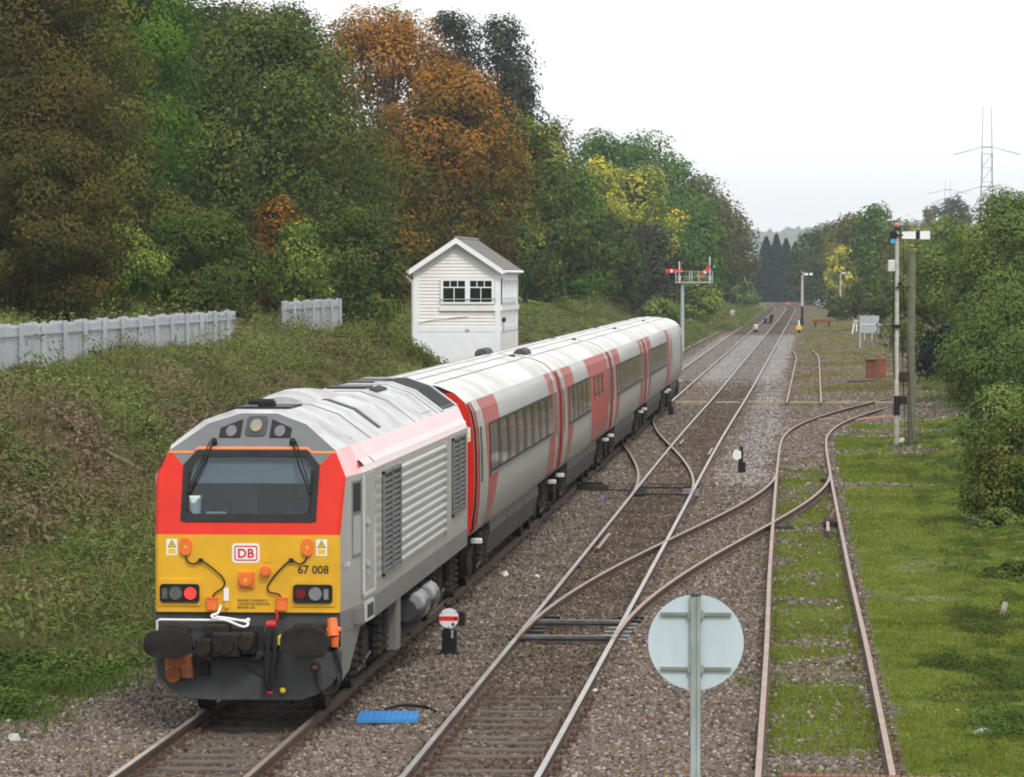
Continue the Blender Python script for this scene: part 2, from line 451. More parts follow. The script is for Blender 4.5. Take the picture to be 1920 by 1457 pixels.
me.polygons.foreach_set('use_smooth', np.ones(len(quads), bool))
me.update(calc_edges=True)
for nm, fn in (('green', green_mask), ('dry', dry_mask), ('pale', pale_mask)):
    a = me.attributes.new(nm, 'FLOAT', 'POINT')
    a.data.foreach_set('value', fn(GX, GY).astype(np.float32).ravel())

def stain(nt, col_out):
    """brake dust and oil in the four-foot of the two running lines"""
    L = nt.links.new
    geo = nd(nt, 'ShaderNodeNewGeometry'); sx = nd(nt, 'ShaderNodeSeparateXYZ'); L(geo.outputs['Position'], sx.inputs[0])
    fac = None
    for cx in (-7.07, -3.85):
        a = nd(nt, 'ShaderNodeMath', operation='ADD'); a.inputs[1].default_value = -cx; L(sx.outputs[0], a.inputs[0])
        b = nd(nt, 'ShaderNodeMath', operation='ABSOLUTE'); L(a.outputs[0], b.inputs[0])
        m = nd(nt, 'ShaderNodeMapRange', interpolation_type='SMOOTHSTEP'); m.inputs[1].default_value = 1.1; m.inputs[2].default_value = .5; L(b.outputs[0], m.inputs[0])
        if fac is None: fac = m.outputs[0]
        else:
            q = nd(nt, 'ShaderNodeMath', operation='MAXIMUM'); L(fac, q.inputs[0]); L(m.outputs[0], q.inputs[1]); fac = q.outputs[0]
    n = nd(nt, 'ShaderNodeTexNoise'); n.inputs['Scale'].default_value = .55; n.inputs['Detail'].default_value = 5; L(geo.outputs['Position'], n.inputs['Vector'])
    r = nd(nt, 'ShaderNodeMapRange'); r.inputs[1].default_value = .3; r.inputs[2].default_value = .62; r.inputs[3].default_value = .25; r.inputs[4].default_value = .85; L(n.outputs[0], r.inputs[0])
    f = nd(nt, 'ShaderNodeMath', operation='MULTIPLY'); L(fac, f.inputs[0]); L(r.outputs[0], f.inputs[1])
    mx = nd(nt, 'ShaderNodeMix', data_type='RGBA', blend_type='MULTIPLY'); mx.inputs[7].default_value = (.5, .44, .38, 1)
    L(f.outputs[0], mx.inputs[0]); L(col_out, mx.inputs[6])
    return mx.outputs[2]
def ground_material():
    m = bpy.data.materials.new('ground_ballast_and_grass'); m.use_nodes = True
    nt = m.node_tree; b = nt.nodes['Principled BSDF']; L = nt.links.new
    b.inputs['Roughness'].default_value = 1; b.inputs['Specular IOR Level'].default_value = .05
    geo = nd(nt, 'ShaderNodeNewGeometry'); pos = geo.outputs['Position']
    vo = nd(nt, 'ShaderNodeTexVoronoi'); vo.inputs['Scale'].default_value = 15.0; L(pos, vo.inputs['Vector'])
    sep = nd(nt, 'ShaderNodeSeparateColor'); L(vo.outputs['Color'], sep.inputs[0])
    st = nd(nt, 'ShaderNodeValToRGB'); cr = st.color_ramp
    cr.elements[0].position = 0; cr.elements[0].color = (.045, .038, .032, 1)
    cr.elements[1].position = 1; cr.elements[1].color = (.36, .33, .3, 1)
    for p, c in ((.3, (.088, .07, .056, 1)), (.55, (.135, .106, .085, 1)), (.8, (.195, .16, .138, 1))):
        e = cr.elements.new(p); e.color = c
    L(sep.outputs[0], st.inputs[0])
    # gap darkening between stones is real depth: bump only
    big = nd(nt, 'ShaderNodeTexNoise'); big.inputs['Scale'].default_value = .8; big.inputs['Detail'].default_value = 6; L(pos, big.inputs['Vector'])
    brp = nd(nt, 'ShaderNodeValToRGB'); brp.color_ramp.elements[0].position = .35; brp.color_ramp.elements[1].position = .68
    brp.color_ramp.elements[0].color = (.66, .62, .58, 1); brp.color_ramp.elements[1].color = (1.35, 1.33, 1.3, 1)
    L(big.outputs[0], brp.inputs[0])
    mul = nd(nt, 'ShaderNodeMix', data_type='RGBA', blend_type='MULTIPLY'); mul.inputs[0].default_value = 1
    L(stain(nt, st.outputs[0]), mul.inputs[6]); L(brp.outputs[0], mul.inputs[7])
    # pale fresh ballast
    at_p = nd(nt, 'ShaderNodeAttribute', attribute_name='pale')
    vo2 = nd(nt, 'ShaderNodeValToRGB'); vo2.color_ramp.elements[0].color = (.17, .165, .165, 1); vo2.color_ramp.elements[1].color = (.38, .37, .37, 1)
    L(sep.outputs[1], vo2.inputs[0])
    mp = nd(nt, 'ShaderNodeMix', data_type='RGBA'); L(at_p.outputs['Fac'], mp.inputs[0]); L(mul.outputs[2], mp.inputs[6]); L(vo2.outputs[0], mp.inputs[7])
    # greenery
    gn = nd(nt, 'ShaderNodeTexNoise'); gn.inputs['Scale'].default_value = 2.2; gn.inputs['Detail'].default_value = 9; gn.inputs['Roughness'].default_value = .7; L(pos, gn.inputs['Vector'])
    gr = nd(nt, 'ShaderNodeValToRGB'); g = gr.color_ramp
    g.elements[0].position = .3; g.elements[0].color = (.06, .085, .015, 1); g.elements[1].position = .72; g.elements[1].color = (.25, .3, .06, 1)
    e = g.elements.new(.5); e.color = (.14, .178, .034, 1)
    L(gn.outputs[0], gr.inputs[0])
    dr = nd(nt, 'ShaderNodeValToRGB'); d = dr.color_ramp
    d.elements[0].position = .3; d.elements[0].color = (.06, .05, .03, 1); d.elements[1].position = .75; d.elements[1].color = (.24, .2, .1, 1)
    L(gn.outputs[0], dr.inputs[0])
    at_d = nd(nt, 'ShaderNodeAttribute', attribute_name='dry')
    md = nd(nt, 'ShaderNodeMix', data_type='RGBA'); L(at_d.outputs['Fac'], md.inputs[0]); L(gr.outputs[0], md.inputs[6]); L(dr.outputs[0], md.inputs[7])
    at_g = nd(nt, 'ShaderNodeAttribute', attribute_name='green')
    fn = nd(nt, 'ShaderNodeTexNoise'); fn.inputs['Scale'].default_value = 5.5; fn.inputs['Detail'].default_value = 6; L(pos, fn.inputs['Vector'])
    s1 = nd(nt, 'ShaderNodeMath', operation='ADD'); L(at_g.outputs['Fac'], s1.inputs[0]); L(fn.outputs[0], s1.inputs[1])
    mr = nd(nt, 'ShaderNodeMapRange'); mr.inputs[1].default_value = .85; mr.inputs[2].default_value = 1.12; L(s1.outputs[0], mr.inputs[0])
    mg = nd(nt, 'ShaderNodeMix', data_type='RGBA'); L(mr.outputs[0], mg.inputs[0]); L(mp.outputs[2], mg.inputs[6]); L(md.outputs[2], mg.inputs[7])
    L(mg.outputs[2], b.inputs['Base Color'])
    bp = nd(nt, 'ShaderNodeBump'); bp.inputs['Strength'].default_value = 1.0; bp.inputs['Distance'].default_value = .05; bp.invert = True
    L(vo.outputs['Distance'], bp.inputs['Height']); L(bp.outputs[0], b.inputs['Normal'])
    return m
M_GROUND = ground_material()
me.materials.append(M_GROUND)
ground = bpy.data.objects.new('ground', me); COL.objects.link(ground)
tag(ground, kind='structure')
def gz(x, y):
    return float(ground_z(np.array([x]), np.array([y]))[0])

# distant wooded hills
def hills(name, Y0, depth, crest, seed, x0, x1, col):
    xs = np.linspace(x0, x1, 900); ys = np.linspace(0, 1, 14)
    XX, TT = np.meshgrid(xs, ys)
    c = crest(xs)[None, :]
    ZZ = (np.sin(np.minimum(TT / .7, 1) * math.pi / 2) ** 1.2 * np.where(TT > .7, 1 - (TT - .7) * .8, 1)) * c
    ZZ = ZZ + (RNG.random(XX.shape) ** 2 * 6.5 + fbm(XX, TT * depth, .02, seed) * 6) * np.minimum(1, TT * 6)
    YY = Y0 + TT * depth + RNG.random(XX.shape) * 8
    me = bpy.data.meshes.new(name)
    n = len(xs); mm = len(ys)
    idx = np.arange(n * mm).reshape(mm, n)
    q = np.stack([idx[:-1, :-1], idx[:-1, 1:], idx[1:, 1:], idx[1:, :-1]], -1).reshape(-1, 4)
    me.from_pydata(np.stack([XX, YY, ZZ + 2], -1).reshape(-1, 3).tolist(), [], q.tolist())
    me.materials.append(col)
    o = bpy.data.objects.new(name, me); COL.objects.link(o); tag(o, kind='structure')
    return o
M_HILL = mat('far_woodland', (.06, .085, .05), .95, var=.45, scale=.02, dirt=(.13, .14, .07), damt=.5, dscale=.006)
hills('hills', 4100, 700, lambda x: 50 + 6 * np.sin(x / 110 + .4) + 2.5 * np.sin(x / 37), 61, -1700, 1900, M_HILL)

# ------------------------------------------------------------------ railway tracks
def rail_mesh(path, top_mat, z=0.0, name='rail', parent=None, scale=1.0):
    """flat-bottom rail profile swept along a list of (x,y[,z])"""
    pr = [(-.035, 0), (.035, 0), (.037, -.035), (.009, -.05), (.009, -.125), (.06, -.14), (.06, -.155), (-.06, -.155), (-.06, -.14), (-.009, -.125), (-.009, -.05), (-.037, -.035)]
    pts = [Vector((p[0], p[1], p[2] if len(p) > 2 else 0)) for p in path]
    vs, fs, ms = [], [], []
    n = len(pr)
    for i, p in enumerate(pts):
        d = (pts[min(i + 1, len(pts) - 1)] - pts[max(i - 1, 0)]); d.z = 0; d.normalize()
        rt = Vector((d.y, -d.x, 0))
        for u, v in pr:
            vs.append(p + rt * u + Vector((0, 0, v + z)))
    for i in range(len(pts) - 1):
        for k in range(n):
            j = (k + 1) % n
            fs.append((i * n + k, (i + 1) * n + k, (i + 1) * n + j, i * n + j)); ms.append(0 if k == 0 else 1)
    fs.append(tuple(range(n))); ms.append(1)
    fs.append(tuple(range((len(pts) - 1) * n, len(pts) * n))[::-1]); ms.append(1)
    b = MB(); b.v = [tuple(v) for v in vs]; b.f = fs; b.m = ms
    return b.build(name, [top_mat, M_RAILWEB], parent)
def offset_path(cx, y0, y1, off, step):
    ys = np.arange(y0, y1 + step * .5, step)
    out = []
    for Y in ys:
        d = (cx(Y + .2) - cx(Y - .2)) / .4
        L = math.hypot(1, d)
        out.append((cx(Y) + off / L, Y - off * d / L))
    return out
def sleeper_proto():
    b = MB()
    b.cbox(-1.27, 1.27, -.125, .125, -.29, -.158, .015, 0)
    for s in (-1, 1):
        for t in (-1, 1):
            x = s * .7525 + t * .095
            b.cbox(x - .05, x + .05, -.07, .07, -.158, -.085 if t * s > 0 else -.1, .02, 1)
            b.cyl((x + t * .03, -.045, -.12), (x + t * .03, -.045, -.07), .014, n=6, m=1)
            b.cyl((x + t * .03, .045, -.12), (x + t * .03, .045, -.07), .014, n=6, m=1)
    o = b.build('sleeper', [M_SLEEPER, M_CHAIR])
    return o
SLP = sleeper_proto()
slp_used = [False]
def add_sleeper(parent, x, y, rz=0.0, dz=0.0):
    if not slp_used[0]:
        slp_used[0] = True; o = SLP; o.parent = parent
    else: o = copy_obj(SLP, parent)
    o.location = (x - parent.location.x, y - parent.location.y, dz); o.rotation_euler = (0, 0, rz)
    return o
def track(name, label, cx, y0, y1, top, sl, step=4.0, G=.7525, z=0.0, dz=None):
    t = thing(name, label, 'railway track', (cx(y0), y0, 0))
    for s in (-1, 1):
        p = [(a - cx(y0), b - y0) for a, b in offset_path(cx, y0, y1, s * G, step)]
        rail_mesh(p, top, z, parent=t)
    Y = sl[0]
    while Y < sl[1]:
        d = (cx(Y + .3) - cx(Y - .3)) / .6
        add_sleeper(t, cx(Y) + random.uniform(-.02, .02), Y, -math.atan(d) + random.uniform(-.012, .012), z + random.uniform(-.012, .012) - (dz(Y) if dz else 0))
        Y += .71
    return t
track('railway_track', 'track under the train, dull rails left of the polished pair', x1, 40, 800, M_RAILTOP1, (41, 72), 8)
track('railway_track', 'main line with bright polished rails running up the middle', x2, 40, 800, M_RAILTOP, (41, 160), 6, dz=lambda Y: .035 * float(sst(54, 60, Y)))
track('railway_track', 'rusty siding in the grass, curving right beyond the wooden pole', x3, 44, 229, M_RAILSID, (44.5, 190), 1.5, dz=lambda Y: .075)
track('railway_track', 'short disused rusty track in the weeds beyond the timber crossing', lambda Y: -.47 - .0004 * max(0, Y - 270) ** 2, 180, 304, M_RAILSID, (181, 200), 4, dz=lambda Y: .05)
track('railway_track', 'far left siding emerging beyond the tail of the train', lambda Y: -10.5 + .004 * (Y - 300), 180, 430, M_RAILTOP1, (181, 190), 8, dz=lambda Y: .05)

M_STEEL = mat('worn_steel', (.2, .2, .21), .4, metal=.5, var=.3, scale=4, dirt=(.04, .035, .03), damt=.6, dscale=5)
def s_curve(xa, xb, ya, yb):
    return lambda Y: xa(Y) + (xb(Y) - xa(Y)) * float(sst(ya, yb, Y))
def crossover(label, cx, y0, y1, top, frogs, switch):
    t = thing('crossover_track', label, 'railway track', (cx(y0), y0, 0))
    o = (cx(y0), y0)
    def loc(path): return [(a - o[0], b - o[1]) for a, b in path]
    for s in (-1, 1):
        # switch tongues narrow in a little so the blade lies beside the stock rail
        rail_mesh(loc(offset_path(cx, y0, y1, s * (.7525 - .0), 1.0)), top, .004, parent=t)
    Y = y0 + .5
    while Y < y1 - .5:
        d = (cx(Y + .3) - cx(Y - .3)) / .6
        add_sleeper(t, cx(Y), Y + .06, -math.atan(d), random.uniform(-.012, .004) - .03)
        Y += .71
    for fx, fy, ln in frogs:      # check rails beside the crossings
        ob = rail_mesh([(fx - o[0], fy - o[1]), (fx - o[0], fy - o[1] + ln)], M_RAILSID, -.005, 'check_rail', t)
    b = MB()
    for yy in switch:             # stretcher bars
        b = MB(); b.beam((cx(yy) - .72 - o[0], yy - o[1], -.055), (cx(yy) + .72 - o[0], yy - o[1], -.055), .1, .04)
        b.build('stretcher_bar', M_STEEL if yy in (63.9, 66.8) else M_UNDER, t)
    for k in range(7):            # slide plates
        for s in (-1, 1):
            b = MB(); yy = switch[0] + .15 + k * .71 + .2
            b.cbox(cx(yy) + s * .7 - .22 - o[0], cx(yy) + s * .7 + .22 - o[0], yy - .08 - o[1], yy + .08 - o[1], -.155, -.07, .01)
            b.build('slide_plate', M_STEEL if s > 0 and k < 5 else M_BLK, t)
    return t
crossover('crossover from the polished main line to the grassy siding, nearest switch', s_curve(x2, x3, 62.5, 117), 63.0, 116, M_RAILSID,
          [(-4.43, 84, 5.0), (.3, 90.0, 5.5)], [63.4, 63.9, 66.2, 66.8])
crossover('crossover whose tightly curved rails run from main line to under the train', s_curve(x2, x1, 104, 166), 105, 165, M_RAILSID,
          [(-3.3, 128, 5.0), (-4.45, 136, 4.0)], [105.6, 109])

# ------------------------------------------------------------------ locomotive
def text_mesh(txt, size, material, name, parent, loc, rot, bold=0.0, sx=1.0, spacing=1.0, align='LEFT'):
    cu = bpy.data.curves.new('t', 'FONT'); cu.body = txt; cu.size = size; cu.offset = bold; cu.align_x = align
    cu.space_character = spacing; cu.extrude = .0015; cu.resolution_u = 3
    ob = bpy.data.objects.new('t', cu); COL.objects.link(ob)
    dg = bpy.context.evaluated_depsgraph_get()
    me = bpy.data.meshes.new_from_object(ob.evaluated_get(dg))
    bpy.data.objects.remove(ob); bpy.data.curves.remove(cu)
    me.name = name; me.materials.clear(); me.materials.append(material)
    if sx != 1.0: me.transform(Matrix.Diagonal((sx, 1, 1, 1)))
    o = bpy.data.objects.new(name, me); COL.objects.link(o)
    o.parent = parent; o.location = loc; o.rotation_euler = rot
    return o
def rrect(x0, x1, z0, z1, r, n=4):
    out = []
    for cx, cz, a0 in ((x1 - r, z1 - r, 0), (x0 + r, z1 - r, 90), (x0 + r, z0 + r, 180), (x1 - r, z0 + r, 270)):
        for k in range(n + 1):
            a = R(a0 + 90 * k / n); out.append((cx + r * math.cos(a), cz + r * math.sin(a)))
    return out
def circ(cx, cz, rx, rz=None, n=16):
    rz = rx if rz is None else rz
    return [(cx + rx * math.cos(2 * math.pi * k / n), cz + rz * math.sin(2 * math.pi * k / n)) for k in range(n)]
def chain(pts, n=6):
    """Catmull-Rom through the points"""
    P = [Vector(p) for p in pts]; P = [P[0] * 2 - P[1]] + P + [P[-1] * 2 - P[-2]]
    out = []
    for i in range(1, len(P) - 2):
        for k in range(n):
            t = k / n
            out.append(.5 * ((2 * P[i]) + (P[i + 1] - P[i - 1]) * t + (2 * P[i - 1] - 5 * P[i] + 4 * P[i + 1] - P[i + 2]) * t * t + (3 * P[i] - P[i - 1] - 3 * P[i + 1] + P[i + 2]) * t ** 3))
    out.append(P[-2])
    return out

LY = 50.88
LX = -7.07
loco = thing('locomotive', 'silver diesel locomotive with red and yellow cab front leading the train', 'locomotive', (LX, LY, 0))
LL = 16.9
# (x, y, z) of the right-hand front edge, then of the body section
FRONT = [(1.165, .05, 1.12), (1.165, .05, 1.38), (1.165, .05, 2.35), (1.20, .36, 3.06), (1.05, .50, 3.39), (.63, .92, 3.70), (.235, 1.10, 3.83)]
def body_sec(y, w=1.33):
    k = w / 1.33
    return [(1.33 * k, y, 1.12), (1.33 * k, y, 1.40), (1.33 * k, y, 2.35), (1.33 * k, y, 3.07), (1.17 * k, y, 3.42), (.74 * k, y, 3.74), (.36 * k, y, 3.87)]
b = MB()
secs = [FRONT, body_sec(1.25, 1.31), body_sec(2.2), body_sec(LL)]
bands = [2, 0, 0, 1, 3, 3]
for s in (1, -1):
    for a, c in zip(secs[:-1], secs[1:]):
        for k in range(6):
            q = [a[k], c[k], c[k + 1], a[k + 1]]
            q = [(p[0] * s, p[1], p[2]) for p in q]
            b.poly(q if s > 0 else q[::-1], bands[k])
for a, c in zip(secs[:-1], secs[1:]):
    b.poly([(-a[6][0], a[6][1], a[6][2]), (a[6][0], a[6][1], a[6][2]), (c[6][0], c[6][1], c[6][2]), (-c[6][0], c[6][1], c[6][2])], 3)
e = secs[-1]
b.poly([(p[0], p[1], p[2]) for p in e] + [(-p[0], p[1], p[2]) for p in e[::-1]], 4)
b.poly([(1.33, 1.2, 1.125), (1.33, LL, 1.125), (-1.33, LL, 1.125), (-1.33, 1.2, 1.125)], 4)
loco_body = b.build('body', [M_SIL, M_REDG, M_SKIRT, M_ROOF, M_BLK], loco)
# cab front: yellow panel, red surround, grey brow
def yS(z): return .0 + .47 * (z - 2.35) if z > 2.35 else 0.0
def yT(z): return .50 + (z - 3.39) * 1.37
def PS(x, z, o=0.0): return (x, yS(z) - o, z + o * .4)
def PT(x, z, o=0.0): return (x, yT(z) - o * .6, z + o * .8)
b = MB()
W0 = 1.125
b.poly([(-W0, 0, 1.38), (W0, 0, 1.38), (W0, 0, 2.35), (-W0, 0, 2.35)], 0)
for s in (1, -1):
    q = [(s * W0, 0, 1.38), (s * 1.165, .05, 1.38), (s * 1.165, .05, 2.35), (s * W0, 0, 2.35)]
    b.poly(q if s > 0 else q[::-1], 0)
b.build('yellow_panel', M_YEL, loco)
b = MB()
def SP(poly, m):
    b.poly([PS(x, z) for x, z in poly], m)
SP([(-1.125, 2.35), (1.125, 2.35), (1.13, 2.5), (-1.13, 2.5)], 0)
for s in (1, -1):
    def fl(p): return p if s > 0 else p[::-1]
    SP(fl([(s * .855, 2.5), (s * 1.13, 2.5), (s * 1.165, 3.06), (s * 1.04, 3.38), (s * .865, 3.2)]), 0)
    SP(fl([(s * .865, 3.2), (s * 1.04, 3.38), (s * .70, 3.385)]), 1)
    # rounded corner between front and side
    for (xa, za, pb), (xc, zc, pd) in (((1.125, 2.35, (1.165, .05, 2.35)), (1.13, 2.5, (1.172, .115, 2.5))), ((1.13, 2.5, (1.172, .115, 2.5)), (1.165, 3.06, (1.20, .36, 3.06))), ((1.165, 3.06, (1.20, .36, 3.06)), (1.04, 3.38, (1.05, .50, 3.39)))):
        A, C = PS(xa, za), PS(xc, zc)
        q = [(s * A[0], A[1], A[2]), (s * pb[0], pb[1], pb[2]), (s * pd[0], pd[1], pd[2]), (s * C[0], C[1], C[2])]
        b.poly(fl(q), 0)
b.build('red_surround', [M_RED, M_DGREY], loco)
b = MB()
ring = [(-1.05, 3.39), (1.05, 3.39), (.63, 3.70), (.235, 3.83), (-.235, 3.83), (-.63, 3.70)]
b.poly([PT(x, z) for x, z in ring], 0)
b.poly([PS(-1.04, 3.38), PS(-.7, 3.385), PS(.7, 3.385), PS(1.04, 3.38), PT(1.05, 3.39), PT(-1.05, 3.39)], 0)
brow = b.build('brow', M_DGREY, loco)
b = MB()
for xa, xb, za, zb in ((-.68, .68, 3.404, 3.404), (.66, .74, 3.404, 3.372), (-.66, -.74, 3.404, 3.372)):
    pass
line = [(-1.06, 3.362), (-.76, 3.362), (-.69, 3.41), (.69, 3.41), (.76, 3.362), (1.06, 3.362)]
for (xa, za), (xc, zc) in zip(line[:-1], line[1:]):
    h = .014
    def PP(x, z): return PT(x, z, .006) if z > 3.39 else PS(x, z, .006)
    b.poly([PP(xa, za - h), PP(xc, zc - h), PP(xc, zc + h), PP(xa, za + h)], 0)
b.build('orange_stripe', M_ORGL, loco)
# marker lamps in the brow
for s in (1, -1):
    b = MB(); pz = [(s * .185, 3.535), (s * .455, 3.535), (s * .455, 3.645), (s * .185, 3.755)]
    b.prism(pz if s > 0 else pz[::-1], lambda u, v, a: PT(u, v, a), -.03, .012)
    o = b.build('headlight_housing', M_BLK, loco)
    b = MB(); b.prism(circ(s * .31, 3.605, .068, n=14), lambda u, v, a: PT(u, v, a), .012, .022); b.build('lens', M_LENSD, o)
b = MB(); b.prism(rrect(-.135, .135, 3.55, 3.79, .05), lambda u, v, a: PT(u, v, a), -.02, .014); o = b.build('headlight_housing', M_FGREY, loco)
b = MB(); b.prism(circ(0, 3.66, .075), lambda u, v, a: PT(u, v, a), .014, .04); b.build('lens', mat('warm_lens', (.26, .24, .18), .25, metal=.3, var=.1), o)
# windscreen
b = MB()
outer = [(-.855, 2.5), (.855, 2.5), (.865, 3.2), (.70, 3.385), (-.70, 3.385), (-.865, 3.2)]
inner = [(-.70, 2.6), (.70, 2.6), (.775, 2.67), (.79, 3.16), (.66, 3.31), (-.66, 3.31), (-.79, 3.16), (-.775, 2.67)]
oo = [(-.80, 2.5), (.80, 2.5), (.855, 2.54), (.865, 3.2), (.70, 3.385), (-.70, 3.385), (-.865, 3.2), (-.855, 2.54)]
for k in range(8):
    j = (k + 1) % 8
    b.poly([PS(*oo[k], .012), PS(*oo[j], .012), PS(*inner[j], .012), PS(*inner[k], .012)])
    b.poly([PS(*oo[j], .012), PS(*oo[k], .012), PS(*oo[k], -.01), PS(*oo[j], -.01)])
wf = b.build('windscreen_frame', M_BLK, loco)
b = MB(); b.prism([(p[0] * 1.02, p[1]) for p in inner], lambda u, v, a: PS(u, v, a), -.004, .004); b.build('windscreen', G_CAB, wf)
# cab interior
b = MB(); b.box(-1.1, 1.1, 1.9, 1.94, 1.7, 3.5)
b.box(-1.1, -1.06, .5, 1.9, 1.7, 2.95); b.box(1.06, 1.1, .5, 1.9, 1.7, 2.95); b.box(-.95, .95, .6, 1.9, 3.34, 3.36); b.box(-1.1, 1.1, .1, 1.9, 1.68, 1.7)
b.build('cab_lining', M_CABIN, loco)
b = MB(); b.poly([PS(-.8, 3.02, -.12), PS(.8, 3.02, -.12), PS(.72, 3.33, -.1), PS(-.72, 3.33, -.1)]); b.build('upper_pale_band', mat('upper_pale_band', (.3, .34, .38), .7, var=.06), loco)  # pale panel added for the paler band across the upper windscreen
b = MB(); b.box(-1.0, 1.0, .14, .62, 2.45, 2.56); b.box(-.55, -.3, .2, .3, 2.56, 2.62); b.build('driving_desk', M_DESK, loco)
for q in ((-.12, .38, 1.86, 1.9, 2.45, 3.08), (.55, .95, 1.85, 1.9, 2.4, 3.05)):
    b = MB(); b.box(*q); b.build('rear_panel', M_SEAT, loco)
for q in ((.35, .85, .9, 1.05, 2.1, 2.78, .06), (-.75, -.3, .9, 1.05, 2.1, 2.72, .06)):
    b = MB(); b.cbox(*q); b.build('cab_seat', M_SEAT, loco)
b = MB(); b.tube([(-.71, .27, 2.56), (-.71, .27, 2.79), (-.71, .27, 2.79), (-.71, .27, 2.825)], [.085, .09, .1, .1], 16); b.build('white_tub', M_CUP, loco)
# wipers
for s in (1, -1):
    b = MB(); px, pz = s * .50, 3.44
    b.cyl(PT(px, 3.46, .0), PT(px, 3.46, .07), .04, n=10)
    b.tube([PT(px, 3.46, .06), PS(s * .60, 3.2, .05), PS(s * .76, 2.86, .035)], .014, 6)
    b.tube([PT(px + .05 * s, 3.45, .05), PS(s * .65, 3.2, .045), PS(s * .78, 2.88, .03)], .009, 6)
    b.tube([PS(s * .775, 3.13, .03), PS(s * .772, 2.85, .035), PS(s * .765, 2.63, .03)], .012, 6)
    b.ball(PS(s * .765, 2.86, .04), .03, 8, 6)
    b.build('windscreen_wiper', M_RUB, loco)
# things on the yellow panel; fr() turns a photo pixel on that plane into local x, z
KX = LY / FPX
def fr(px, py): return (LX * -1 - (1528 - px) * .0066078, EYE - (py - 515) * .0066078)
def cr2(x, y): return fr(240 + .24705 * x, 980 + .24705 * y)
FY = lambda u, v, a: (u, -a, v)
def slab(poly, a0, a1, m, name, parent=loco):
    b = MB(); b.prism(poly[::-1], FY, a0, a1); return b.build(name, m, parent)
def rect2(x0, y0, x1, y1, r=0.0):
    a, c = cr2(x0, y1), cr2(x1, y0)
    return rrect(a[0], c[0], a[1], c[1], r) if r else [(a[0], a[1]), (c[0], a[1]), (c[0], c[1]), (a[0], c[1])]
for x0 in (258, 1413):
    st = slab(rect2(x0, 143, x0 + 84, 268), 0, .004, M_WHT, 'warning_sticker')
    c = cr2(x0 + 42, 180); slab([(c[0] - .055, c[1] - .045), (c[0] + .055, c[1] - .045), (c[0], c[1] + .055)], .004, .006, M_TXT, 'triangle_border', st)
    slab([(c[0] - .042, c[1] - .037), (c[0] + .042, c[1] - .037), (c[0], c[1] + .04)], .006, .0075, M_SYEL, 'triangle', st)
    slab([(c[0] - .004, c[1] - .03), (c[0] + .012, c[1] - .005), (c[0] + .002, c[1] - .005), (c[0] + .008, c[1] + .02), (c[0] - .012, c[1] - .008), (c[0] - .001, c[1] - .008)], .0075, .009, M_TXT, 'flash', st)
    slab(rect2(x0 + 14, 218, x0 + 70, 256), .004, .006, M_SYEL, 'yellow_block', st)
for x0, side in ((410, -1), (1348, 1)):
    c = cr2(x0, 200)
    o = slab(rrect(c[0] - .07, c[0] + .07, c[1] - .108, c[1] + .108, .068, 6), 0, .05, M_ORG, 'socket_cover')
    slab([(c[0] - .028, c[1] - .02), (c[0] + .028, c[1] - .02), (c[0], c[1] + .03)], .05, .053, M_SYEL, 'triangle', o)
for pts in ([(405, 265), (430, 318), (480, 332), (525, 306), (590, 345), (680, 420), (712, 475), (690, 520), (640, 552), (612, 592)],
            [(1350, 262), (1330, 305), (1285, 330), (1222, 303), (1150, 360), (1080, 440), (1040, 510), (1060, 548), (1120, 560), (1150, 592)]):
    b = MB(); b.tube(chain([(cr2(x, y)[0], -.035, cr2(x, y)[1]) for x, y in pts], 4), .011, 6); b.build('jumper_cable', M_RUB, loco)
    q = pts[3]; c = cr2(*q); b = MB(); b.box(c[0] - .025, c[0] + .025, -.05, 0, c[1] - .02, c[1] + .025); b.build('cable_clip', M_RUB, loco)
for x0 in (575, 1113):
    o = slab(rect2(x0, 590, x0 + 75, 685), 0, .07, M_ORG, 'cable_plug')
    slab(rect2(x0 - 4, 586, x0 + 79, 600), 0, .08, M_ORG, 'lip', o)
db = slab(rect2(765, 175, 977, 325, .045), 0, .004, M_WHT, 'emblem_plate')
a, c = cr2(783, 308), cr2(962, 192)
outl, inn = rrect(a[0], c[0], a[1], c[1], .03), rrect(a[0] + .016, c[0] - .016, a[1] + .016, c[1] - .016, .018)
b = MB()
for k in range(len(outl)):
    j = (k + 1) % len(outl)
    b.poly([(outl[k][0], -.0065, outl[k][1]), (inn[k][0], -.0065, inn[k][1]), (inn[j][0], -.0065, inn[j][1]), (outl[j][0], -.0065, outl[j][1])])
b.build('emblem_border', M_DBR, db)
p = cr2(871, 283); text_mesh('DB', .158, M_DBR, 'emblem_letters', db, (p[0], -.0065, p[1]), (R(90), 0, 0), .004, 1.0, 1.05, 'CENTER')
o = slab(rect2(818, 395, 937, 510, .01), 0, .05, M_ORG, 'coupler_socket')
c = cr2(875, 448); slab(circ(c[0], c[1], .082), .05, .085, M_ORG, 'cap', o); slab([(c[0] - .028, c[1] - .025), (c[0] + .028, c[1] - .025), (c[0], c[1] + .028)], .085, .088, M_SYEL, 'triangle', o)
c = cr2(1027, 385); o = slab(circ(c[0], c[1], .066), 0, .09, M_ORG, 'round_socket'); slab(circ(c[0], c[1], .05), .09, .105, M_ORG, 'cap', o)
slab(rect2(1005, 262, 1060, 320), 0, .012, M_YEL, 'cover_plate')
p = cr2(1270, 404); text_mesh('67 008', .146, M_TXT, 'running_number', loco, (p[0], -.003, p[1]), (R(90), 0, 0), .0022, .97)
for k, t in enumerate(('ENSURE COUPLER IS', 'LOCKED IN POSITION', 'BEFORE USE')):
    p = cr2(805, 622 + 27 * k); text_mesh(t, .044, M_TXT, 'instruction_line', loco, (p[0], -.003, p[1]), (R(90), 0, 0), 0, .93)
